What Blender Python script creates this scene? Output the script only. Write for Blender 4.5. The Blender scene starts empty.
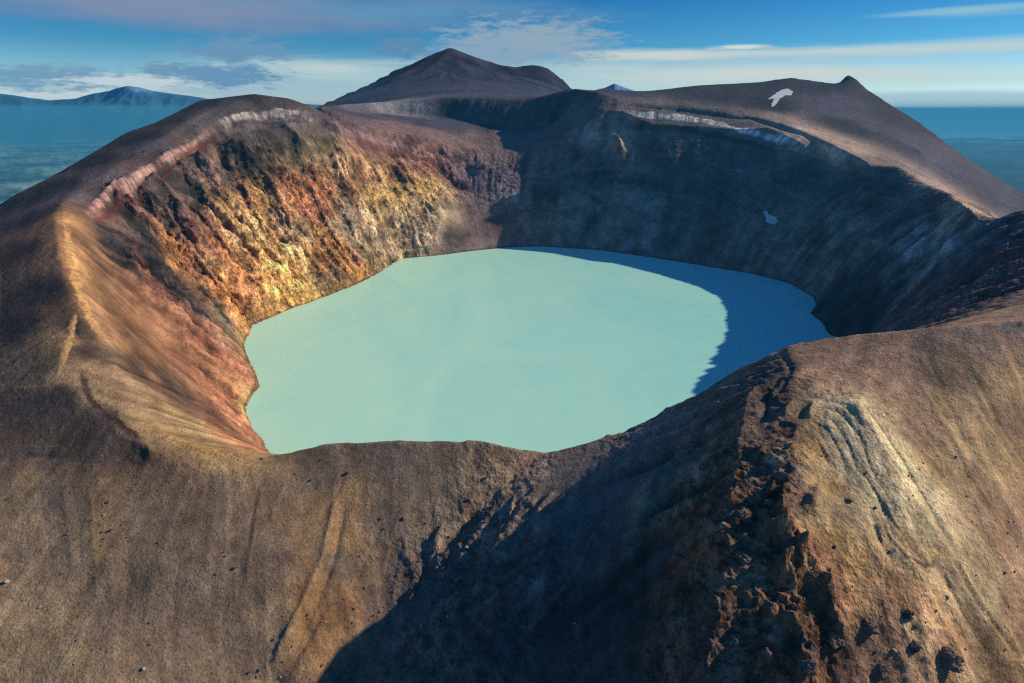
import bpy, bmesh, math, random
import numpy as np
from mathutils import Vector, noise as mnoise

# A crater lake seen from the air. Metres; the lake surface is z = 0, the camera hovers 250 m above it.
# Surveyed lines (x, y, z), small landforms (polyline, height, half width), ground colours (x, y, r, g, b)
# and relief strengths (x, y, large, small, rock), all in world coordinates.
SURVEY = [
    ((-187.9,398.6,0),(-202.4,424,0),(-220.1,443.6,0),(-239.5,475.9,0),(-244.6,503.8,0),(-243.7,525.5,0),(-268.9,568.7,0),(-307.6,633.6,0),(-324.9,701.1,0),(-316.6,727.8,0),(-289.7,782.5,0),(-254.5,855.3,0),(-230.2,910.9,0),(-213.9,986.8,0),(-197.7,1059.5,0),(-132,1083.2,0),(-79.2,1116.4,0),(-3.88,1151.5,0),(54.7,1160.6,0),(167.1,1125,0),(249.7,1067.3,0),(322.7,1007.6,0),(388.6,953.8,0),(427.9,893.5,0),(431.7,819.8,0),(419.5,782.5,0),(392.6,748,0),(391.1,712.4,0),(376.9,665.8,0),(392,652,0),(372,600,0),(300,540,0),(222,470,0),(155,410,0),(85,366,0),(0,352,0),(-80,356,0),(-150,372,0),(-187.9,398.6,0)),
    ((-156,440.8,-22),(-168.5,462.7,-22),(-183.7,479.5,-22),(-200.3,507.3,-22),(-204.8,531.3,-22),(-204,549.9,-22),(-225.7,587.1,-22),(-259,642.9,-22),(-273.8,701,-22),(-266.6,723.9,-22),(-243.5,770.9,-22),(-213.3,833.5,-22),(-192.4,881.3,-22),(-178.3,946.7,-22),(-164.4,1009.1,-22),(-107.9,1029.5,-22),(-62.5,1058.1,-22),(2.263,1088.3,-22),(52.7,1096.1,-22),(149.3,1065.5,-22),(220.3,1015.8,-22),(283.1,964.6,-22),(339.8,918.3,-22),(373.6,866.4,-22),(376.8,803.1,-22),(366.4,770.9,-22),(343.2,741.3,-22),(342,710.6,-22),(329.8,670.6,-22),(342.7,658.7,-22),(325.5,614,-22),(263.6,562.4,-22),(196.5,502.2,-22),(138.9,450.6,-22),(78.7,412.8,-22),(5.6,400.7,-22),(-63.2,404.2,-22),(-123.4,417.9,-22),(-156,440.8,-22)),
    ((-124.8,264.7,84),(-93.5,268.4,90),(-56.9,266.3,93),(-36.8,268,92),(-11.4,270.4,90),(-1.047,272.4,84),(17.5,275,80),(46.2,274.8,88),(67.1,277.5,96),(82.7,280.2,104),(92.1,278.7,110),(104.4,279.9,118),(116.5,280.8,126),(130.4,280.2,134),(143.8,278.9,141),(159.5,272.9,147),(173.3,265,152),(195.6,258.1,157),(226.2,250.6,163),(300,275,172),(400,360,182),(455,450,186),(472.4,560,162.9)),
    ((472.4,560,162.9),(461.4,572,152.6),(457.5,596,150.5),(547.7,768,150.4),(570.7,836,150.9),(585.9,896,153.7),(597.7,962,167.6),(574.5,994,164.9),(569.2,1036,175.6),(554.5,1104,194.2),(535.7,1170,211.9),(519.4,1228,224.5),(478.2,1294,238.3),(365.9,1325,255.3),(246.7,1350,261.3),(189.6,1400,283.7),(133.6,1500,294.6)),
    ((540.2,1115.5,168.2),(557.2,1049.3,153.6),(565.7,1005.5,145.1)),
    ((453.6,800,85.8),(470.1,740,94.4),(468.3,640,105.6)),
    ((-301,1112,230.2),(-240.9,1215,210.4),(-175.2,1275,195.1),(-123.9,1300,174.5),(-69.8,1280,144.3),(-24.4,1262,130.1),(32.9,1285,151.8),(75,1315,185.5),(102,1350,206),(189.6,1400,283.7)),
    ((-420.5,1070,272.7),(-462.3,1020,252.6),(-475.6,950,233.1),(-493.6,840,196.1),(-476.3,690,169.3),(-451.4,610,162.1),(-338.7,450,150),(-300.6,398.8,137),(-274.9,367.1,128),(-250.7,342.1,115),(-215.3,297.1,105),(-189.2,272.8,98),(-156.9,261.9,91),(-124.8,264.7,84)),
    ((-420.5,1070,272.7),(-372,1085,266.8),(-336.7,1090,252.8),(-296.4,1095,230.5)),
    ((-425.6,590,155.4),(-429,612,152.8),(-452.7,702,167.9),(-463.9,797,184.2),(-458.3,905,207),(-447.7,970,232.7),(-430.5,1005,243.8),(-399,1040,251.2),(-341.2,1060,248.1),(-290.6,1070,221.5)),
    ((-423.5,608,144.5),(-450.1,697,156.3),(-461.6,790,171.3),(-456.9,897,193.8),(-441.3,960,217.3),(-423.6,993,226.4),(-391.9,1026,230.2),(-339,1046,229.8),(-288.8,1058,207.6)),
    ((-290.5,1112,213.7),(-259.3,1180,197.4),(-219,1222,184.5),(-146.6,1275,158.4),(-85.8,1265,120)),
    ((-288.8,1092,196.4),(-255.7,1155,175.9),(-215.4,1192,160.7),(-151.8,1240,132.2),(-104.1,1228,94.7)),
    ((-286.1,1050,196.9),(-324.5,1005,188.6),(-354.6,955,165.2),(-367.8,935,149.5),(-393.7,885,147.9),(-406,805,131.4),(-395.9,735,111.5),(-386.4,655,90.9)),
    ((-307.1,478.2,75),(-280.7,467.2,52),(-254.9,465,25)),
    ((-426.1,1085,274.6),(-523.4,1085,263.7),(-564.1,1015,230.4),(-578.9,955,217.4),(-598,835,173.3),(-613.9,765,152),(-610.9,725,139.6),(-614.1,640,118.6)),
    ((-423.9,490.5,141),(-361.9,406,124),(-288.4,297.4,100),(-263.7,256.9,90)),
    ((-548,522,134),(-453.5,418.8,120),(-354.7,297.4,100),(-328.9,253.7,92),(-277.9,198.7,76),(-231,149.8,66)),
    ((-270,332,119),(-235.5,291.4,109),(-205.7,267.4,101),(-176.8,254.6,96)),
    ((-258.7,256.9,90),(-198.5,248,90),(-150.1,246.7,88),(-106,257.3,84)),
    ((-216.6,203.3,72),(-172.4,201,74),(-131.3,202.1,73),(-91.7,209.4,72)),
    ((-185.5,158,56),(-148.5,157.1,57),(-116.6,162.8,50),(-89.3,167.7,44)),
    ((17.5,275,80),(5.107,262,78),(-5.908,249,75),(-36.8,214,57),(-53.3,191,46),(-68.1,172.6,38)),
    ((137.7,276.1,140),(121,242.5,140),(112.6,222,138),(97.8,183,134),(89.3,156.2,129),(83,134.3,118),(77.5,117.2,106)),
    ((99.5,230.7,136),(78,178.1,129),(65.3,147.3,121),(56.9,128.5,109),(52.9,121.3,101)),
    ((138.4,214.1,142),(131.9,170.7,126),(126.5,144.5,108),(121.8,127,94)),
    ((219.4,228,135),(205.6,195.5,108),(186.8,164.8,88),(173.6,143.3,74)),
    ((-300,60,62),(-100,80,20),(-20,90,-10),(60,60,30),(120,30,40),(250,40,20)),
    ((-420,-40,-40),(0,-40,-60),(400,-40,-40)),
    ((-900,300,-50),(-1000,500,-55),(-1150,800,-45),(-1150,1200,-20),(-900,1700,20)),
    ((-1500,300,-300),(-1700,900,-300),(-1900,1800,-300),(-1500,3000,-200)),
    ((-3500,1500,-700),(-4500,3000,-760),(-4500,5000,-760),(-3000,6500,-760)),
    ((420,60,20),(520,220,60),(640,400,90),(760,600,60)),
    ((1300,600,-150),(1500,900,-150),(1700,1300,-150)),
    ((-377,1450,243.2),(-288.7,1570,238.1),(-147.1,1570,228.9),(-54.6,1510,205.2),(102.6,1450,207)),
    ((-393.2,1320,255.3),(-396,1530,260.6),(-288.9,1610,268.1),(-149.2,1610,275),(-56.5,1590,272.4),(45.8,1560,269.7),(76,1540,278.3),(137.2,1540,295.8)),
    ((16.9,1330,168.7),(-91.2,1370,180.7),(-195.1,1350,212),(-272.8,1320,224.5)),
    ((216.3,1600,297.6),(325.1,1650,289.7),(490.1,1700,307.8),(645.4,1700,315),(717.2,1690,326.4),(765.6,1680,318.9),(831.8,1665,308.9),(841,1663,308.9),(842,1660,334.3),(860.6,1655,329.5),(897.7,1640,294.1),(960.3,1520,225.1),(1001.7,1370,145.3),(1034,1260,94.6),(1054.9,1160,46.8)),
    ((385.1,1400,269.7),(527.4,1370,253.5),(613.4,1270,219.9),(662.2,1130,177.5),(669,990,146.7),(629.9,860,134.3),(599.2,760,129.3)),
    ((429,1480,279.3),(600.2,1450,272.5),(737.9,1400,237.3),(778.8,1200,176.6)),
    ((1250,1500,-50),(1000,1900,100),(600,2100,220),(200,2100,240)),
    ((2300,1500,-500),(2200,2500,-300),(1500,3300,-100)),
    ((4500,2500,-830),(5000,4500,-840),(4000,6500,-845)),
    ((-715.8,2350,249.2),(-732.5,2600,275.4),(-701.2,3000,330.7),(-623.1,3500,437.6),(-458.1,3700,519.7),(-354,3800,573.5),(-212.3,3800,527),(-39.3,3700,473.9),(16.6,3650,458.3),(71,3600,472.8),(125.5,3600,477.8),(205.1,3550,445.2),(283.7,3300,352.8),(335.5,3200,313.4)),
    ((-379.1,2200,306.1),(-237.4,2500,342),(-141.7,2900,377.1),(-26.8,2500,335),(103.3,2400,314.6)),
    ((-328.6,3500,481.1),(-113.9,3400,427.5),(39.1,3200,381.3)),
    ((-1500,4200,-200),(-800,5200,0),(0,5200,100),(800,4500,0)),
    ((-3000,8000,-760),(0,8500,-740),(3500,8000,-840)),
    ((-28600,11000,-780),(0,11000,-790),(28600,11000,-850)),
    ((-41600,16000,-780),(0,16000,-790),(41600,16000,-850)),
    ((-57200,22000,-780),(0,22000,-790),(57200,22000,-850)),
    ((-70200,27000,-790),(0,27000,-800),(12000,26500,-855),(30000,24500,-855)),
    ((-83200,32000,-790),(0,32000,-860),(30000,30000,-900)),
    ((-390000,150000,-800),(0,150000,-860),(390000,150000,-900)),
]
FORMS = [
    (((-281.3,364.1),(-271.7,346.1),(-260.5,323.2)),0.5,3),
    (((-239.7,320.7),(-231.6,328.6),(-222.5,343.5),(-219.2,377.2)),-2.2,3.5),
    (((-241.2,330.6),(-235.5,347.8),(-229,372)),1.5,4),
    (((-449.3,890),(-419.5,870),(-391,885)),14,14),
    (((-424,945),(-389.4,940),(-356.1,955)),17,14),
    (((-367.7,1030),(-338.7,1010),(-322.9,1005)),9,12),
    (((-452.6,690),(-420.3,680),(-399.3,690)),15,12),
    (((-458.4,780),(-432.6,770),(-398.2,738)),15,13),
    (((-439.4,930),(-418,905),(-402.3,885)),-12,13),
    (((-450.2,840),(-423.2,820),(-406.2,806)),-12,13),
    (((-454.2,740),(-418.3,715),(-399.3,700)),-12,12),
    (((-392.1,880),(-347,840)),13,11),
    (((-367.7,930),(-319.9,880)),13,11),
    (((-401.1,800),(-386.1,775)),13,11),
    (((-392.4,730),(-377.2,720)),13,11),
    (((-285.9,1045),(-260.5,1000)),13,11),
    (((-239.7,1070),(-219.9,1020)),13,11),
    (((-320,990),(-272.5,940)),13,11),
    (((-352.5,3780),(-409.1,2900)),14,70),
    (((-341.2,3780),(-186.7,2900)),12,70),
    (((-234.8,3700),(-31.1,2900)),14,70),
    (((-38.8,3650),(71.1,2900)),12,70),
    (((151.3,3560),(197.7,3000)),12,70),
    (((-432.5,3720),(-527.3,2700)),14,70),
    (((200,1270),(211.3,1262),(216.5,1240)),24,10),
    (((135,218.5),(135.6,199.7),(136.9,176.1),(141.4,166.2)),1.5,7),
    (((125.1,170.7),(124.7,160.2),(129.9,154.8),(140.4,156.8)),-1,1.4),
    (((119.9,168.5),(119.2,158),(124.7,151.3)),-0.7,1.1),
    (((147.9,159.8),(152.5,153.4),(161.5,147.9),(169.7,144.4)),-1.2,1.1),
    (((142.1,156.2),(146.2,149.2),(152.7,143.1)),-0.9,0.9),
    (((191.1,242.7),(189.3,212.5),(201.2,196.4)),-0.4,1.8),
    (((181.7,248.6),(175.3,217.9),(174.4,193.2),(182.3,172.4)),-0.35,1.8),
    (((122.7,246.4),(109.5,229.3),(100.2,210.3)),-2.5,3),
    (((-82,198.4),(-86.4,187),(-92.2,172.2)),1.2,2),
    (((-76.6,196.2),(-81.2,184.8),(-86.7,170.2)),-1.2,2.5),
    (((76.6,225.5),(51.9,203.5),(18.8,184.8)),3.5,6),
    (((8.484,236.6),(-12.2,204.6),(-35,181.8)),2.6,4.5),
    (((25,213.6),(5.681,192),(-16.4,176.1)),2.8,5),
    (((-5.801,242.7),(-26.7,207.7),(-49.5,181.6)),1.6,4),
    (((40,202),(22.6,180.4),(2.953,165.3)),2.5,5),
    (((62.3,216),(47.1,185.8),(31.7,167.9)),2.5,5),
    (((122.4,242.7),(112.2,231.9)),2.2,7),
    (((105.9,208.2),(97.2,199.4)),-2,6),
    (((99.8,186),(92.2,179.1)),2.6,7),
    (((89.3,167.9),(82.9,162.6)),-2.2,6),
    (((87.6,153.6),(82.2,150)),2.5,7),
    (((82.7,141.3),(77.8,138.3)),-2.4,7),
    (((82.8,131.5),(78.1,128.7)),2.6,7),
    (((78.5,123.2),(74.6,121.7)),-2,6),
    (((79.9,183.7),(74.4,180.4)),2.6,6),
    (((68.4,154.4),(63.9,152.5)),2.8,6),
    (((60.3,138.5),(56.5,137.6)),2.4,6),
    (((65.5,184.8),(60.1,181.8)),2.2,5),
    (((56.4,161.4),(51.8,159.6)),2.4,6),
    (((-83.6,237.2),(-83,209.8),(-87.2,190.1),(-93.3,172)),1.3,2.2),
    (((-78.6,235.4),(-78.5,210.3),(-82.6,189.3),(-88.2,170.2)),-1.2,2.6),
    (((-250.2,252.1),(-237.6,255.3),(-221.1,253.1)),-0.8,2),
    (((-48.2,223.2),(-51.4,203),(-55.7,183.4)),0.494,1.112),
    (((-168.4,201),(-156.8,181.6),(-147.3,164.1)),0.113,2.194),
    (((-47.6,243.6),(-55,225.8),(-57.4,209.8)),0.385,1.866),
    (((-82.2,251.2),(-83.3,240.3),(-88.1,229.3)),-0.406,1.012),
    (((-118.7,238.1),(-113.6,214.1),(-110,195.9)),0.435,1.683),
    (((-208.2,234.5),(-193.9,214.9),(-181.8,197.9)),0.213,1.875),
    (((-141.9,205.9),(-136.3,188.1),(-129.6,173)),-0.172,1.93),
    (((-167.7,209),(-156.8,192.2),(-150.3,177.3)),-0.17,2.116),
    (((-208.3,240.3),(-190.7,217.7),(-179.3,198.2)),-0.162,1.525),
    (((-60.4,229.3),(-64.2,216),(-68.2,203.5)),-0.546,1.948),
    (((-108.5,246.4),(-110.1,233.4),(-108.2,221.8)),0.326,1.672),
    (((-121,246.1),(-117.8,223.8),(-112.5,205.3)),-0.465,2.052),
    (((-221.6,238.1),(-204.6,216),(-190,196.9)),-0.203,2.147),
    (((-78,211.4),(-77.2,195.2),(-79.9,180)),0.333,2.291),
    (((-195.3,234.5),(-179.5,208.2),(-165.6,186.7)),0.252,1.555),
    (((-171,217.7),(-160.6,202.2),(-155,188.9)),-0.267,2.215),
    (((201,211.9),(208.7,199.4),(213.3,183.7)),-0.395,0.765),
    (((192.4,233.4),(195,213.3),(205.1,201.2)),-0.518,1.709),
    (((213.2,236.3),(218.6,228.7),(222.5,218.8)),-0.425,0.741),
    (((137.6,187),(139.8,171.3),(146.5,161)),0.491,1.423),
    (((166.1,193.5),(169.8,182),(176.9,173.7)),0.309,1.398),
    (((154.3,176.4),(161.2,162.8),(172.3,152.8)),-0.4,1.56),
    (((145.2,173.7),(150.7,161.6),(159.8,152.6)),-0.421,0.853),
    (((183.2,203.5),(190.2,188.9),(199.1,175.5)),-0.327,1.617),
    (((131.2,174.4),(136,160.2),(145,150.3)),-0.475,1.038),
    (((212.5,225.8),(218.1,211.7),(224,197.4)),0.306,1.729),
    (((184.1,184.1),(192,172.8),(196.9,158.6)),-0.235,1.459),
    (((167.4,204.8),(169.7,191.5),(175.8,182)),-0.581,0.867),
    (((159.9,215.2),(159.9,200.2),(162.9,188.9)),-0.325,0.803),
    (((169.3,228.1),(168.3,208.7),(171.9,195.4)),0.516,1.387),
    (((138.8,213),(140.4,197.7),(142.3,179.1),(149.3,162.4)),-0.5,1.2),
    (((84.8,146.2),(81.3,144.6)),3.941,1.852),
    (((91.1,165.1),(87.2,162.6)),3.881,3.135),
    (((100.6,201.7),(96.7,197.4)),1.745,2.368),
    (((103.3,188.6),(98.9,184.6)),2.832,3.302),
    (((104.6,171.7),(97.2,163.9)),2.831,2.943),
    (((84.5,124.6),(79.9,120)),4.029,2.415),
    (((82.2,142.9),(78.4,140.4)),2.182,1.733),
    (((92.1,191.8),(89.6,188.1)),2.474,1.582),
    (((87.7,132.5),(84.1,130)),1.632,1.797),
    (((71,124.5),(69.8,122.9)),3.85,2.61),
    (((112.8,233.1),(108.3,225.8)),3.064,1.572),
    (((88,144.2),(84.5,141.7)),2.593,1.868),
    (((107.6,238.4),(99.6,229.6)),2.634,2.768),
    (((121.7,216.8),(115.8,208.2)),2.086,2.192),
    (((90.2,149.6),(84.9,144.4)),2.594,1.861),
    (((82.7,144.4),(80.1,142)),3.223,3.286),
    (((75.9,133.6),(72.9,132)),2.971,2.586),
    (((110.1,202.5),(105.5,196.4)),1.562,2.875),
    (((97.1,175.5),(92.2,172.2)),2.521,2.585),
    (((105.5,209.5),(100,205.1)),1.724,2.844),
    (((86.8,154.2),(83.7,153.6)),3.241,1.975),
    (((87.2,163),(84.9,159)),4.029,2.079),
    (((114.9,219.3),(106.9,210.3)),3.728,1.808),
    (((80,130.1),(78,129)),2.973,3.129),
    (((88.3,163),(85.1,158.4)),4.074,2.545),
    (((95.2,186.7),(91.3,184.6)),1.573,2.733),
    (((88,170.7),(84.1,166)),4.151,1.541),
    (((86.1,154.2),(82.9,150.9)),3.789,2.446),
    (((93.2,150.9),(87.9,147)),3.428,2.744),
    (((91.7,169.8),(86.6,164.9)),2.777,2.587),
    (((86.3,126.5),(83.4,123.1)),3.843,2.088),
    (((101.7,176.4),(96.8,172)),1.629,2.047),
    (((98,143.8),(93.8,140)),4.092,3.04),
    (((78.8,123.1),(76.1,121.2)),3.504,3.288),
    (((-23.2,222.7),(-24.9,219.3)),2.139,2.055),
    (((-19.1,242.1),(-24.9,233.7)),1.935,2.229),
    (((-5.288,215.7),(-8.416,210.1)),0.793,2.425),
    (((-29.9,205.3),(-32.4,195.4)),1.234,2.842),
    (((-4.059,221.8),(-11.8,219.9)),0.891,2.576),
    (((1.176,242.1),(-1.396,226.4)),1.936,1.618),
    (((-33.6,181.4),(-35.5,177.5)),1.627,2.473),
    (((-32.5,223.8),(-37.6,215.2)),1.434,1.55),
    (((-0.816,216.8),(-6.105,207.7)),0.882,2.433),
    (((-25.2,182),(-28.2,173.9)),1.537,1.73),
    (((14.4,244.9),(4.125,236.3)),1.08,1.794),
    (((-2.967,199.2),(-7.791,194.7)),1.391,1.599),
    (((2.423,216.8),(-6.429,213.3)),1.371,2.826),
    (((-39.1,193.2),(-46.9,185.3)),1.34,1.548),
    (((-26.9,180),(-32.6,173.3)),0.63,2.317),
    (((-51.8,189.3),(-52.8,179.5)),1.852,1.845),
    (((-42,205.9),(-45.2,197.7)),1.818,2.783),
    (((-21,191.8),(-23.4,184.1)),2.169,2.836),
    (((-24.2,183),(-28.8,179.5)),1.622,2.254),
    (((-5.467,250.5),(-12.5,246.4)),0.7,1.877),
    (((-4.155,240),(-11.7,233.4)),0.63,2.871),
    (((-32.2,230.4),(-37,221.3)),2.094,1.44),
    (((19.3,236.3),(9.911,224.1)),1.865,2.705),
    (((-62.4,187.9),(-64.8,185.3)),0.601,2.958),
    (((-49.8,173.9),(-51.9,171.1)),2.058,2.852),
    (((-19.9,197.7),(-25.6,190.5)),2.165,1.983),
    (((-17.4,245.8),(-24.9,241.8)),0.773,2.79),
    (((-65.3,180.4),(-66.5,171.3)),2.071,2.331),
    (((-10.3,203.8),(-15.2,193.7)),1.829,2.347),
    (((10.9,234.5),(7.905,229.8)),1.98,2.232),
    (((-19.7,199.4),(-27.1,190.8)),0.703,1.272),
    (((24.9,231.6),(18.4,225.8)),1.575,1.418),
    (((-27.5,219.3),(-34.7,216.8)),2.157,1.274),
    (((-15,243.9),(-25.2,238.1)),1.699,2.421),
    (((-26.8,220.2),(-34.6,218.2)),0.635,1.93),
    (((-33.9,224.9),(-35.9,218.8)),2.128,2.459),
    (((-11,235.7),(-18.7,234.3)),0.915,1.325),
    (((-21,208.5),(-29.7,208.5)),0.821,1.699),
    (((-28.7,217.1),(-38.3,213.3)),2.052,2.988),
    (((-28.1,228.1),(-36.7,224.4)),0.801,1.553),
    (((-421,604),(-447.4,692),(-459.4,785),(-454.1,890),(-437.2,950),(-420.4,984),(-388.4,1015),(-335.6,1034)),-5,6),
    (((-285.3,1100),(-256.5,1160),(-215.9,1196),(-152,1243),(-100.3,1232)),-6,8),
    (((238.1,1344.3),(307.3,1323.5),(366.6,1311),(479,1280),(534,1164.3),(561.5,1057.3)),-7,8),
    (((188.7,1340),(283,1281.7),(380,1259.7),(487.1,1212),(534.7,1092.2)),7,14),
    (((119.2,212.2),(124.4,204.3),(123.7,191.3),(122.4,182.3),(124.2,177.7),(125,167.7),(127.4,162.2),(130.9,157.6),(136,157.2)),-0.6,0.85),
    (((123.2,215.2),(128.4,208.7),(129.8,195.7),(127.5,184.6),(127.5,175.7)),-0.6,0.85),
    (((128.9,218.2),(132.1,211.7),(132.9,198.2)),-0.6,0.85),
    (((122.3,165.5),(122.9,158.6),(126.4,154.2),(132.5,154.8),(140.3,158)),-0.6,0.85),
    (((115,208),(119.6,201.2),(119.3,188.9),(117.9,178.6)),-0.6,0.85),
    (((110.1,202),(113.7,194.7),(112.5,182)),-0.6,0.85),
    (((118.8,163),(119.4,155.4),(123.1,151.5)),-0.6,0.85),
    (((142.1,156.2),(142.9,152.5)),-0.6,0.85),
    (((132.5,271.3),(125.7,247.4),(113,227.8)),-1.5,2),
]
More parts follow.
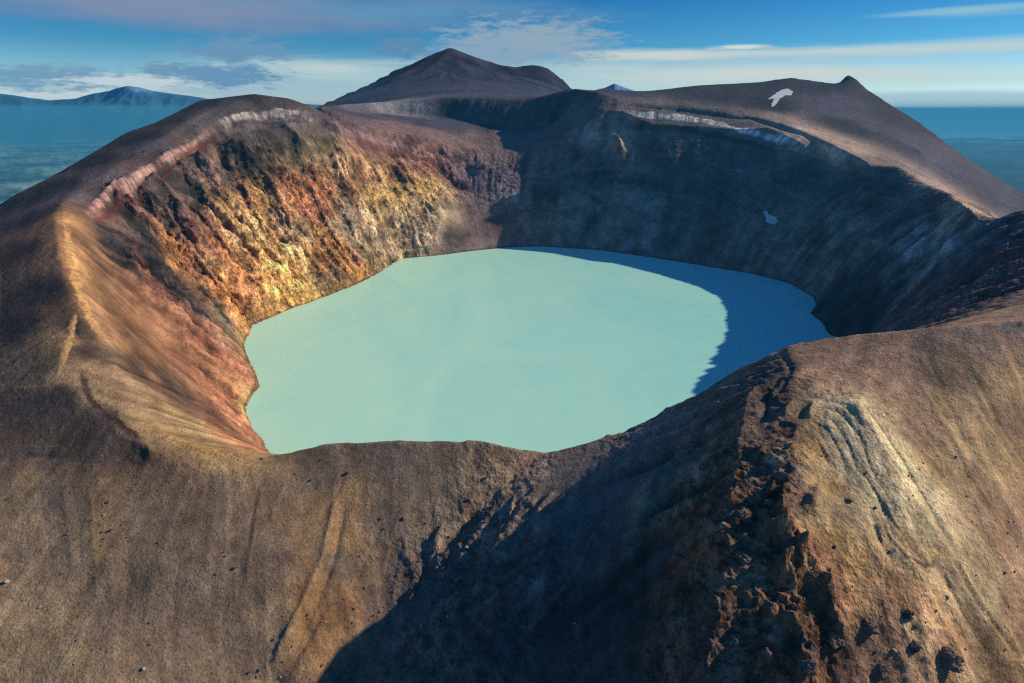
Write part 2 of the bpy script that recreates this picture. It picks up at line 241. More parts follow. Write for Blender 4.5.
COLOURS = [
    (-195.9,185.5,67.7,0.347,0.24,0.127),
    (-169.4,167.9,61,0.347,0.24,0.127),
    (-208.4,210.9,76.1,0.347,0.24,0.127),
    (-206.7,229.6,83.5,0.213,0.151,0.097),
    (-160.6,219.6,80,0.213,0.151,0.097),
    (-130.2,231.9,81.7,0.213,0.151,0.097),
    (-88.4,247.4,82,0.213,0.151,0.097),
    (-111.1,203.8,71.7,0.213,0.151,0.097),
    (-133.7,187.7,65.6,0.213,0.151,0.097),
    (-149.5,172.2,61.2,0.243,0.173,0.108),
    (-113.3,173.7,54.6,0.243,0.173,0.108),
    (-98.5,188.1,60,0.243,0.173,0.108),
    (-191.5,239.7,87.3,0.28,0.189,0.097),
    (-179.1,219.3,80.3,0.28,0.189,0.097),
    (-228,240.9,86.5,0.28,0.189,0.097),
    (-55.7,257,87.1,0.201,0.151,0.102),
    (-30.5,250.2,80.1,0.201,0.151,0.102),
    (-61.4,230.1,71.8,0.201,0.151,0.102),
    (-75.9,211.9,64.7,0.201,0.151,0.102),
    (-21.3,262.9,86.6,0.201,0.151,0.102),
    (-83,188.4,54.5,0.266,0.151,0.071),
    (-72.9,197.4,56.4,0.266,0.151,0.071),
    (-75.4,220.2,68.6,0.358,0.222,0.102),
    (-75.8,237.8,77.3,0.358,0.222,0.102),
    (-253.1,271.3,95.9,0.123,0.082,0.054),
    (-216.2,257.9,94,0.123,0.082,0.054),
    (-187,252.4,92.9,0.123,0.082,0.054),
    (-256,284,101,0.102,0.071,0.056),
    (-210.3,271,102.1,0.102,0.071,0.056),
    (-243.2,290.6,106.7,0.102,0.071,0.056),
    (-268.8,317.1,112.7,0.201,0.134,0.081),
    (-277.3,315.9,110.1,0.201,0.134,0.081),
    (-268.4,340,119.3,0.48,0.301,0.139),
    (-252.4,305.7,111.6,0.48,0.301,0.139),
    (-401.5,483.5,142.6,0.059,0.042,0.035),
    (-464.2,581.1,150.2,0.059,0.042,0.035),
    (-319.6,399.8,133.3,0.059,0.042,0.035),
    (-323.5,363.1,117.2,0.059,0.042,0.035),
    (-269.4,351.4,121.5,0.059,0.042,0.035),
    (-255.1,332.3,115.9,0.059,0.042,0.035),
    (-557.5,706.3,151.7,0.048,0.035,0.034),
    (-545.9,743.9,164.3,0.048,0.035,0.034),
    (-553.8,840.1,186,0.048,0.035,0.034),
    (-534.8,909.9,210.9,0.048,0.035,0.034),
    (-511.2,1056.7,255.8,0.055,0.041,0.039),
    (-428.5,1059.4,268.2,0.055,0.041,0.039),
    (-523,976.9,231.2,0.055,0.041,0.039),
    (-369.2,1074.2,260.5,0.055,0.041,0.039),
    (-414.1,560.8,155.6,0.392,0.212,0.093),
    (-363.9,489.7,149.5,0.392,0.212,0.093),
    (-327,440.3,141,0.392,0.212,0.093),
    (-304.4,416.9,128.2,0.326,0.174,0.089),
    (-285.7,395.8,120.1,0.326,0.174,0.089),
    (-262.2,368.2,111.8,0.326,0.174,0.089),
    (-371.1,521.1,134.4,0.21,0.111,0.06),
    (-328.4,467.9,117.7,0.21,0.111,0.06),
    (-297.3,441.4,96.8,0.21,0.111,0.06),
    (-272.9,392.3,106.5,0.21,0.111,0.06),
    (-284.6,440.3,80.6,0.21,0.111,0.06),
    (-333.8,529.7,85.6,0.184,0.09,0.05),
    (-293.9,494.1,55.4,0.184,0.09,0.05),
    (-272.3,479.3,37.7,0.184,0.09,0.05),
    (-269.7,435.8,65.3,0.184,0.09,0.05),
    (-320.1,469.1,104.6,0.249,0.122,0.064),
    (-306.5,497.8,68.1,0.249,0.122,0.064),
    (-240.3,312.7,111.4,0.306,0.202,0.112),
    (-227.6,300.3,107.9,0.306,0.202,0.112),
    (-213.9,294.6,104.5,0.306,0.202,0.112),
    (-198.5,293.1,96.2,0.306,0.202,0.112),
    (-182.3,290.6,88.2,0.306,0.202,0.112),
    (-187.7,274.5,97.2,0.399,0.263,0.125),
    (-166.2,270.3,90.7,0.399,0.26,0.114),
    (-148.3,264.2,88.4,0.399,0.26,0.114),
    (-192.6,304.5,86.9,0.399,0.263,0.125),
    (-224.9,347.4,85.5,0.197,0.098,0.059),
    (-218.8,376.3,56.4,0.197,0.098,0.059),
    (-187.6,344.8,54.3,0.197,0.098,0.059),
    (-263.7,468.5,32.9,0.3,0.129,0.072),
    (-245.4,460.2,18,0.3,0.129,0.072),
    (-289.4,533.1,34.7,0.3,0.129,0.072),
    (-250.9,480.5,13,0.469,0.209,0.117),
    (-225.5,440.3,9.519,0.469,0.209,0.117),
    (-161.8,316.3,60,0.469,0.207,0.107),
    (-267.9,531.1,14.5,0.469,0.209,0.117),
    (-237,476.2,0,0.529,0.335,0.153),
    (-241.4,496,0,0.529,0.335,0.153),
    (-232.1,342.1,96.9,0.079,0.051,0.041),
    (-225.2,357.2,78.9,0.079,0.051,0.041),
    (-222.5,372.5,63.7,0.079,0.051,0.041),
    (-460,652.1,164.7,0.157,0.127,0.12),
    (-477.8,736.4,176.7,0.157,0.127,0.12),
    (-481.7,861.7,201.7,0.157,0.127,0.12),
    (-466.4,954.8,231.7,0.157,0.127,0.12),
    (-436.5,1035.5,257.1,0.157,0.127,0.12),
    (-367.7,1068.8,257.6,0.157,0.127,0.12),
    (-451.7,772.7,172.5,0.202,0.13,0.115),
    (-451.5,714.4,156.8,0.202,0.13,0.115),
    (-419.3,1003.2,231.9,0.157,0.133,0.136),
    (-360.3,1036.8,230.6,0.157,0.133,0.136),
    (-261.9,1165,194,0.183,0.115,0.105),
    (-215.8,1210.1,173.9,0.183,0.115,0.105),
    (-304.1,1066.1,227,0.083,0.061,0.082),
    (-274.5,1144.5,204.5,0.083,0.061,0.082),
    (-145,1255.4,145.1,0.204,0.107,0.097),
    (-182.4,1242.7,165.2,0.204,0.107,0.097),
    (-431,648.8,144.1,0.051,0.04,0.033),
    (-424.3,672.2,140,0.051,0.04,0.033),
    (-446,805.7,163.5,0.051,0.04,0.033),
    (-439.4,741.1,146.9,0.051,0.04,0.033),
    (-434.7,868.3,177.3,0.051,0.04,0.033),
    (-405.9,938,193.4,0.051,0.04,0.033),
    (-380.1,993.1,205.3,0.051,0.04,0.033),
    (-338.1,1008.3,204.5,0.051,0.04,0.033),
    (-363.3,984.3,191,0.051,0.04,0.033),
    (-418.5,642.2,134.6,0.202,0.129,0.098),
    (-428.8,870.5,177.8,0.202,0.129,0.098),
    (-414.6,865,164,0.202,0.129,0.098),
    (-429.1,742,141.5,0.202,0.129,0.098),
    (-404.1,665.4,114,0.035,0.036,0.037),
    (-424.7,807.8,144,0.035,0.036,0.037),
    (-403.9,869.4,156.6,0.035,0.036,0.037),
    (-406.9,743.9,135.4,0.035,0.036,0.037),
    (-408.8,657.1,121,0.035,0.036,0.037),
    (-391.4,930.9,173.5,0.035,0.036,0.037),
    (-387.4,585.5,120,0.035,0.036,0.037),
    (-428.4,635.8,143.1,0.156,0.078,0.059),
    (-378.9,721.6,96.7,0.156,0.078,0.059),
    (-389.9,726.2,114.1,0.156,0.078,0.059),
    (-379.7,762,94.4,0.156,0.078,0.059),
    (-314,1034.2,203.5,0.117,0.091,0.068),
    (-344.9,968.2,170,0.117,0.091,0.068),
    (-336.2,996.9,189.5,0.117,0.091,0.068),
    (-371,570.1,108.9,0.049,0.042,0.04),
    (-366,606.6,88.9,0.049,0.042,0.04),
    (-388.2,633.3,104,0.049,0.042,0.04),
    (-351.9,603.6,74,0.049,0.042,0.04),
    (-337.3,599.8,58.5,0.049,0.042,0.04),
    (-367.5,578.1,101.8,0.157,0.064,0.041),
    (-349.3,581.8,80.1,0.157,0.064,0.041),
    (-323.2,1005.7,190.3,0.329,0.253,0.142),
    (-340,979.3,176.3,0.329,0.253,0.142),
    (-306.4,1034.2,198.4,0.329,0.253,0.142),
    (-386,676.5,94,0.563,0.27,0.097),
    (-386.5,693.8,95.9,0.563,0.27,0.097),
    (-348.6,783.6,62.9,0.563,0.27,0.097),
    (-357.5,742,59.5,0.563,0.27,0.097),
    (-361.1,707.2,56.9,0.563,0.27,0.097),
    (-346.2,693,35.5,0.563,0.27,0.097),
    (-336.1,705.4,18.4,0.563,0.27,0.097),
    (-329,795.6,46.1,0.619,0.339,0.119),
    (-313.3,828.5,44.5,0.619,0.339,0.119),
    (-317.6,774.7,24.7,0.619,0.339,0.119),
    (-326.4,743.9,20.3,0.619,0.339,0.119),
    (-323.5,844.4,62.4,0.619,0.339,0.119),
    (-337.1,725.3,26.1,0.49,0.217,0.099),
    (-367,755.3,75.9,0.49,0.217,0.099),
    (-324.6,932.1,114.1,0.49,0.217,0.099),
    (-302.4,964.6,124.7,0.49,0.217,0.099),
    (-290.8,975.6,114.6,0.49,0.217,0.099),
    (-326.4,887.2,98.7,0.49,0.217,0.099),
    (-367.5,870.5,122.3,0.49,0.217,0.099),
    (-317.1,967,139.5,0.384,0.157,0.082),
    (-294.1,957.3,109,0.384,0.157,0.082),
    (-310.8,930.9,98.8,0.384,0.157,0.082),
    (-311.6,846.5,51.2,0.636,0.447,0.208),
    (-299.3,848.7,39.8,0.636,0.447,0.208),
    (-360.2,784.6,76.4,0.636,0.447,0.208),
    (-369.4,718,72,0.636,0.447,0.208),
    (-353.1,819.1,81.9,0.636,0.447,0.208),
    (-366.5,846.5,111.8,0.527,0.326,0.133),
    (-374,829.6,108.1,0.527,0.326,0.133),
    (-346.7,861.7,95.1,0.527,0.326,0.133),
    (-360,887.2,119.6,0.527,0.326,0.133),
    (-333.9,860.6,80.8,0.364,0.262,0.144),
    (-323,867.2,73.1,0.364,0.262,0.144),
    (-315.6,891.7,80.2,0.364,0.262,0.144),
    (-331.6,877.1,88.7,0.265,0.221,0.166),
    (-262.5,971.9,68.2,0.265,0.221,0.166),
    (-271.3,983.1,89.9,0.265,0.221,0.166),
    (-270.2,1030.2,139.7,0.481,0.291,0.149),
    (-259.6,1100.4,157.7,0.481,0.291,0.149),
    (-244.9,1107.4,141,0.481,0.291,0.149),
    (-284,1028.9,165.4,0.481,0.291,0.149),
    (-245.1,1054,104,0.579,0.384,0.138),
    (-173.6,1159.1,107.7,0.579,0.384,0.138),
    (-156.3,1169.4,102.1,0.579,0.384,0.138),
    (-225.8,1082.4,90.8,0.579,0.384,0.138),
    (-204.2,1113,95.9,0.579,0.384,0.138),
    (-217.2,1074.2,66.9,0.447,0.332,0.196),
    (-170.1,1118.7,68.8,0.447,0.332,0.196),
    (-135.8,1141.6,64.4,0.447,0.332,0.196),
    (-118.6,1160.6,70,0.447,0.332,0.196),
    (-201.2,1074.2,41.4,0.447,0.332,0.196),
    (-240.8,1019.9,66.9,0.447,0.332,0.196),
    (-247.6,968.2,43.7,0.447,0.332,0.196),
    (-272.5,950,72.1,0.447,0.332,0.196),
    (-168,1092.1,35.1,0.357,0.27,0.19),
    (-133.9,1111.6,32.2,0.357,0.27,0.19),
    (-226.1,1021.2,42.5,0.357,0.27,0.19),
    (-108.2,1141.6,45.7,0.357,0.27,0.19),
    (-278.8,907.6,49.1,0.471,0.229,0.079),
    (-284.3,869.4,34.9,0.471,0.229,0.079),
    (-257.9,906.5,26.1,0.471,0.229,0.079),
    (-243.6,905.3,10.6,0.471,0.229,0.079),
    (-263.6,866.1,12.9,0.173,0.123,0.069),
    (-272.3,844.4,11.6,0.173,0.123,0.069),
    (-231,954.8,13.6,0.173,0.123,0.069),
    (-210.2,1166.5,143,0.272,0.133,0.085),
    (-177.2,1193.4,132.2,0.272,0.133,0.085),
    (-162.3,1228.7,133.3,0.272,0.133,0.085),
    (-268.5,1107.4,174.5,0.272,0.133,0.085),
    (-295.1,804.7,15.1,0.581,0.403,0.122),
    (-309.7,766.9,12.5,0.581,0.403,0.122),
    (-254.9,1070.2,132.9,0.15,0.074,0.043),
    (-223.9,1137.3,136.8,0.15,0.074,0.043),
    (-267.1,1009.6,117.6,0.15,0.074,0.043),
    (-375.3,684.2,80.5,0.3,0.134,0.086),
    (-375.5,722.6,85.1,0.3,0.134,0.086),
    (-369.1,730.8,73.4,0.3,0.134,0.086),
    (-312,642.2,2.93,0.317,0.171,0.1),
    (-301.9,578.9,27.4,0.317,0.171,0.1),
    (-328.5,713.5,9.38,0.317,0.171,0.1),
    (-323.6,637.4,22.7,0.131,0.103,0.066),
    (-314.9,631.7,13,0.131,0.103,0.066),
    (-81.3,1170.9,59.2,0.184,0.124,0.106),
    (-89.3,1135.8,28,0.184,0.124,0.106),
    (-42.5,1154.7,24.2,0.184,0.124,0.106),
    (-61.8,1162,41.4,0.184,0.124,0.106),
    (-106.6,1111.6,12.6,0.184,0.124,0.106),
    (-23.2,1154.7,15,0.184,0.124,0.106),
    (-110.4,1113,16.8,0.065,0.057,0.053),
    (-64.2,1236.5,108.3,0.157,0.122,0.142),
    (-44,1227.1,100.2,0.157,0.122,0.142),
    (-84.8,1247.5,116.4,0.157,0.122,0.142),
    (-24.2,1245.9,116.9,0.157,0.122,0.142),
    (-34.4,1250.6,120.7,0.262,0.194,0.182),
    (-14,1227.1,99.4,0.262,0.194,0.182),
    (-190,1310.7,203.4,0.212,0.14,0.118),
    (-227.7,1292.5,210.1,0.212,0.14,0.118),
    (-131,1335.8,188.7,0.212,0.14,0.118),
    (-268.6,1297.4,219.3,0.212,0.14,0.118),
    (-86.9,1297.4,161.5,0.212,0.14,0.118),
    (17.4,1375.3,186.9,0.212,0.14,0.118),
    (37.5,1310.7,170.4,0.212,0.14,0.118),
    (-48.4,1391.1,186.4,0.212,0.14,0.118),
    (-4.131,1290.9,152.1,0.212,0.14,0.118),
    (60.5,1370.1,197.3,0.212,0.14,0.118),
    (-326.4,1377.1,237.6,0.079,0.071,0.091),
    (-349.9,1387.6,243.5,0.079,0.071,0.091),
    (-258.9,1480.2,230.2,0.079,0.071,0.091),
    (-185.6,1443.2,216,0.079,0.071,0.091),
    (-122.4,1501,214.5,0.079,0.071,0.091),
    (-286.3,1591,256.5,0.261,0.237,0.223),
    (-257.2,1593.1,254.4,0.261,0.237,0.223),
    (-153.2,1591,253.7,0.058,0.054,0.066),
    (-78,1567,248.5,0.058,0.054,0.066),
    (19.1,1535.6,248.4,0.058,0.054,0.066),
    (88.9,1508.6,259.5,0.058,0.054,0.066),
    (-314,1815.1,278.2,0.058,0.055,0.077),
    (-179.9,1885.5,295.4,0.058,0.055,0.077),
    (-36,1951.1,297,0.058,0.055,0.077),
    (-457.1,2245.7,294.6,0.058,0.055,0.077),
    (60.9,2195.1,299.7,0.058,0.055,0.077),
    (223.9,1483.9,285.8,0.058,0.055,0.077),
    (-275.3,2911.8,389.9,0.045,0.047,0.07),
    (-408.5,2911.8,390.1,0.045,0.047,0.07),
    (-157.8,3242.9,428.6,0.045,0.047,0.07),
    (-54.9,2997.9,394,0.045,0.047,0.07),
    (-383.3,3525.7,507.3,0.034,0.037,0.057),
    (-565,3313.5,423,0.034,0.037,0.057),
    (144.5,3389.9,427.8,0.034,0.037,0.057),
    (221.2,3368.5,397.8,0.034,0.037,0.057),
    (-226.8,3570.7,496.3,0.034,0.037,0.057),
    (95.6,3494.6,451.9,0.034,0.037,0.057),
    (412.6,1597.1,293.1,0.051,0.046,0.056),
    (501.2,1567,292.3,0.051,0.046,0.056),
    (663.9,1615.4,305.1,0.051,0.046,0.056),
    (753.6,1593.1,297.5,0.051,0.046,0.056),
    (845.4,1633.9,313.3,0.051,0.046,0.056),
    (882.7,1599.1,281.8,0.051,0.046,0.056),
    (892.4,1470.8,226.3,0.051,0.046,0.056),
    (706.1,1380.6,237.6,0.09,0.082,0.105),
    (757.6,1309,209.4,0.09,0.082,0.105),
    (792.4,1220.9,175.4,0.09,0.082,0.105),
    (858.5,1187.3,131.9,0.09,0.082,0.105),
    (917.1,1147.4,90.5,0.09,0.082,0.105),
    (769.4,1253.8,192.4,0.09,0.082,0.105),
    (765.1,1508.6,269.5,0.09,0.082,0.105),
    (557.2,1392.9,257.8,0.04,0.04,0.051),
    (466.9,1454.2,274.7,0.04,0.04,0.051),
    (686.7,1317.3,225,0.04,0.04,0.051),
    (699.3,1277.9,210.4,0.04,0.04,0.051),
    (562.4,1178.3,208.2,0.411,0.301,0.216),
    (572.7,1138.7,197.7,0.411,0.301,0.216),
    (593.2,1104.6,186,0.411,0.301,0.216),
    (624.9,863.9,136.7,0.411,0.301,0.216),
    (526.9,708.1,145.7,0.411,0.301,0.216),
    (515.6,667.1,141.9,0.411,0.301,0.216),
    (649.3,934.5,142.2,0.411,0.301,0.216),
    (593.8,1036.8,171,0.27,0.206,0.17),
    (534.6,1276.3,231,0.27,0.206,0.17),
    (649.7,1074.2,168,0.27,0.206,0.17),
    (657.2,1012.1,153.9,0.27,0.206,0.17),
    (258.2,1282.7,211.8,0.137,0.12,0.109),
    (370.3,1249.1,203.4,0.137,0.12,0.109),
    (460.7,1167.9,179.6,0.137,0.12,0.109),
    (213.5,1242.7,174.4,0.137,0.12,0.109),
    (174.7,1233.3,138.2,0.093,0.091,0.09),
    (286.4,1202.5,140.9,0.093,0.091,0.09),
    (383.4,1138.7,128.1,0.093,0.091,0.09),
    (95.8,1233.3,117.7,0.093,0.091,0.09),
    (55.5,1210.1,82.9,0.093,0.091,0.09),
    (340.8,1100.4,79.4,0.093,0.091,0.09),
    (113.4,1182.8,58.3,0.146,0.178,0.157),
    (169.8,1167.9,59.9,0.146,0.178,0.157),
    (258.7,1134.4,65.9,0.146,0.178,0.157),
    (204.3,1134.4,36.4,0.146,0.178,0.157),
    (436.4,970.7,51.1,0.184,0.167,0.131),
    (472.7,951.2,71.7,0.184,0.167,0.131),
    (446.7,913.4,32.1,0.184,0.167,0.131),
    (473.8,882.7,54.4,0.184,0.167,0.131),
    (489.8,863.9,72.7,0.184,0.167,0.131),
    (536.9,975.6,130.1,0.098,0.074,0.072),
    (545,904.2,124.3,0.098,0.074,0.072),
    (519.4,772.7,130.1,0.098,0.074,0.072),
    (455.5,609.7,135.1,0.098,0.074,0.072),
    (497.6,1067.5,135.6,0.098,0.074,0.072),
    (339.1,437.5,122.2,0.137,0.074,0.068),
    (332.5,396.3,141.3,0.137,0.074,0.068),
    (385.9,546.8,90.3,0.137,0.074,0.068),
    (294,360.8,138,0.137,0.074,0.068),
    (379,457.3,140.6,0.137,0.074,0.068),
    (454.7,656.2,93,0.142,0.126,0.114),
    (463.3,726.2,89.1,0.142,0.126,0.114),
    (405,553.7,108.1,0.142,0.126,0.114),
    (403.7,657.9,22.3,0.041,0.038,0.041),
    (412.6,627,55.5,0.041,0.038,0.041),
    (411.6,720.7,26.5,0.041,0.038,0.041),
    (430.7,527.7,146.3,0.089,0.083,0.085),
    (444.1,531.1,154.6,0.089,0.083,0.085),
    (437.8,599,117,0.321,0.333,0.312),
    (471.9,670.5,106.1,0.321,0.333,0.312),
    (210.8,1258.6,195.8,0.385,0.314,0.252),
    (23.1,245.2,83.6,0.227,0.169,0.126),
    (44.2,261.6,90.1,0.227,0.169,0.126),
    (8.11,223,77.4,0.227,0.169,0.126),
    (62.2,254.4,100.2,0.227,0.169,0.126),
    (74.9,268.6,103.3,0.227,0.169,0.126),
    (54.4,216.3,103.2,0.137,0.12,0.109),
    (36.3,204,91.9,0.137,0.12,0.109),
    (19.4,193.7,80.6,0.137,0.12,0.109),
    (37.8,163,89.9,0.07,0.063,0.057),
    (17.2,162,72.5,0.07,0.063,0.057),
    (-4.565,171.7,61.6,0.07,0.063,0.057),
    (51.5,167,103.9,0.07,0.063,0.057),
    (29.4,148.3,78.5,0.07,0.063,0.057),
    (-12.7,181.4,61.7,0.17,0.121,0.082),
    (-27.9,172.2,50.8,0.17,0.121,0.082),
    (-36.6,177.9,49.5,0.17,0.121,0.082),
    (-48.5,201.7,51.9,0.153,0.119,0.097),
    (-36.2,208.7,56.4,0.153,0.119,0.097),
    (60.4,209.3,112.6,0.197,0.167,0.109),
    (53.3,202.7,107.6,0.197,0.167,0.109),
    (67.7,180.7,118.9,0.213,0.127,0.077),
    (60.6,166,113.3,0.213,0.127,0.077),
    (71.3,161.8,124.7,0.213,0.127,0.077),
    (76,147.1,121.4,0.213,0.127,0.077),
    (67.2,137.4,115,0.213,0.127,0.077),
    (76.5,131,114.3,0.213,0.127,0.077),
    (78.8,195.7,126,0.213,0.127,0.077),
    (56.2,127,107.2,0.117,0.081,0.061),
    (69.2,124,106.6,0.117,0.081,0.061),
    (78.8,122.6,112.1,0.117,0.081,0.061),
    (61.3,137.4,115.2,0.117,0.081,0.061),
    (58.6,158.2,111.7,0.252,0.115,0.057),
    (73.8,120.3,103.8,0.252,0.115,0.057),
    (62.9,174.8,114.7,0.252,0.115,0.057),
    (108.4,226.1,136,0.157,0.105,0.073),
    (94.6,221.8,133.5,0.157,0.105,0.073),
    (88.4,225.8,126.6,0.157,0.105,0.073),
    (106.1,201.2,135.9,0.157,0.105,0.073),
    (93.8,198.2,133.3,0.157,0.105,0.073),
    (94.6,164.9,130.3,0.157,0.105,0.073),
    (95.5,176.1,134.4,0.157,0.105,0.073),
    (119.3,248.3,137.5,0.079,0.068,0.061),
    (106.8,227.2,135.5,0.079,0.068,0.061),
    (139.9,241.5,143,0.441,0.268,0.154),
    (155.3,255.7,146.7,0.441,0.268,0.154),
    (161.6,242.7,147.3,0.441,0.268,0.154),
    (172.7,247.7,150.1,0.441,0.268,0.154),
    (194.5,248.6,154.5,0.441,0.271,0.169),
    (150.5,229.3,143.8,0.441,0.268,0.154),
    (156.1,216.6,140.8,0.441,0.268,0.154),
    (157,203,134.9,0.441,0.268,0.154),
    (214.4,246.7,157.6,0.441,0.271,0.169),
    (177.6,218.2,140.1,0.48,0.319,0.154),
    (184.8,208.2,131.8,0.48,0.319,0.154),
    (187.6,197.2,120.6,0.48,0.319,0.154),
    (159.5,192.5,128.2,0.48,0.319,0.154),
    (204.8,229,144.2,0.48,0.319,0.154),
    (192.1,236.9,149.6,0.358,0.222,0.127),
    (197.3,214.6,132.9,0.358,0.222,0.127),
    (173.2,187.2,118.4,0.358,0.222,0.127),
    (180.4,176.6,104.5,0.358,0.222,0.127),
    (172.9,160.2,92.7,0.358,0.222,0.127),
    (185.5,243.9,151.5,0.213,0.144,0.091),
    (181.2,232.5,147,0.213,0.144,0.091),
    (184.3,223,142.3,0.213,0.144,0.091),
    (183.5,248,152.2,0.213,0.144,0.091),
    (133.4,207.7,140.3,0.783,0.61,0.324),
    (134.8,200.4,138.4,0.783,0.61,0.324),
    (135.2,191.8,135,0.783,0.61,0.324),
    (135.6,181.6,130.9,0.783,0.61,0.324),
    (135.9,174.8,127.3,0.783,0.61,0.324),
    (127.1,202,137.5,0.593,0.478,0.256),
    (128.9,186,132.3,0.593,0.478,0.256),
    (128.5,174.1,127.7,0.593,0.478,0.256),
    (130.7,167.9,124.3,0.593,0.478,0.256),
    (139.6,166.6,119,0.593,0.478,0.256),
    (131.9,177.7,129.3,0.593,0.478,0.256),
    (122.5,199.9,136.6,0.441,0.376,0.237),
    (122.5,187.9,133.1,0.441,0.376,0.237),
    (122.2,179.5,130.2,0.441,0.376,0.237),
    (137.8,159,113.1,0.535,0.388,0.21),
    (146.6,161.2,110.3,0.535,0.388,0.21),
    (142.4,156.8,108.6,0.535,0.388,0.21),
    (149,154.4,102.5,0.535,0.388,0.21),
    (149.2,158.2,105.4,0.535,0.388,0.21),
    (157.5,155.2,97.5,0.535,0.388,0.21),
    (127,159.6,118.8,0.404,0.288,0.154),
    (122.2,164.3,122.9,0.404,0.288,0.154),
    (130.5,155.6,114,0.404,0.288,0.154),
    (108.7,165.1,126.2,0.404,0.288,0.154),
    (110.9,162.4,124.3,0.404,0.288,0.154),
    (108,171.7,129.4,0.347,0.222,0.091),
    (110.3,189.3,134.3,0.347,0.222,0.091),
    (116.9,200.2,136.4,0.347,0.222,0.091),
    (104.5,155.4,122,0.347,0.222,0.091),
    (109.6,151.3,117.7,0.347,0.222,0.091),
    (120.7,146,110.6,0.358,0.213,0.108),
    (105.5,141.3,111.4,0.358,0.213,0.108),
    (131.2,146.2,106.3,0.358,0.213,0.108),
    (140,141.1,95.2,0.358,0.213,0.108),
    (114.6,147.3,113.3,0.358,0.213,0.108),
    (156.2,142.2,85.6,0.358,0.213,0.108),
    (122.5,135.5,101.3,0.441,0.298,0.154),
    (139.2,147,101.6,0.441,0.298,0.154),
    (146.7,135.5,85,0.441,0.298,0.154),
    (149.5,144.2,91.9,0.441,0.298,0.154),
    (115,132.8,100.6,0.205,0.125,0.081),
    (102.2,132.6,104.7,0.205,0.125,0.081),
    (94.4,138.3,114.3,0.205,0.125,0.081),
    (96.8,126.2,100.4,0.205,0.125,0.081),
    (106.9,128,98.3,0.205,0.125,0.081),
    (131.1,134.5,94.5,0.205,0.125,0.081),
    (94.2,147,121.4,0.295,0.158,0.086),
    (85.8,143.1,124.8,0.295,0.158,0.086),
    (91.5,130,107.5,0.295,0.158,0.086),
    (-47235,66828,-842.7,0.058,0.089,0.042),
    (-13008,16966,-787.1,0.058,0.089,0.042),
    (-16130,22562,-788.3,0.058,0.089,0.042),
    (-7659,9617,-783.4,0.058,0.089,0.042),
    (-9930,12328,-786.9,0.058,0.089,0.042),
    (-9349,12344,-787.1,0.166,0.219,0.127),
    (-13413,16966,-787,0.166,0.219,0.127),
    (-7001,8947,-781.3,0.166,0.219,0.127),
    (14662,19752,-807.2,0.027,0.041,0.031),
    (7812,9889,-812.3,0.027,0.041,0.031),
    (16522,23318,-823,0.027,0.041,0.031),
    (11037,13853,-808.4,0.027,0.041,0.031),
    (-244.5,249.6,88.5,0.173,0.115,0.075),
    (-227,252.8,89.9,0.173,0.115,0.075),
    (-201,245.5,89,0.173,0.115,0.075),
    (-189.3,248.9,90.6,0.173,0.115,0.075),
    (-172.1,243,87.7,0.173,0.115,0.075),
]
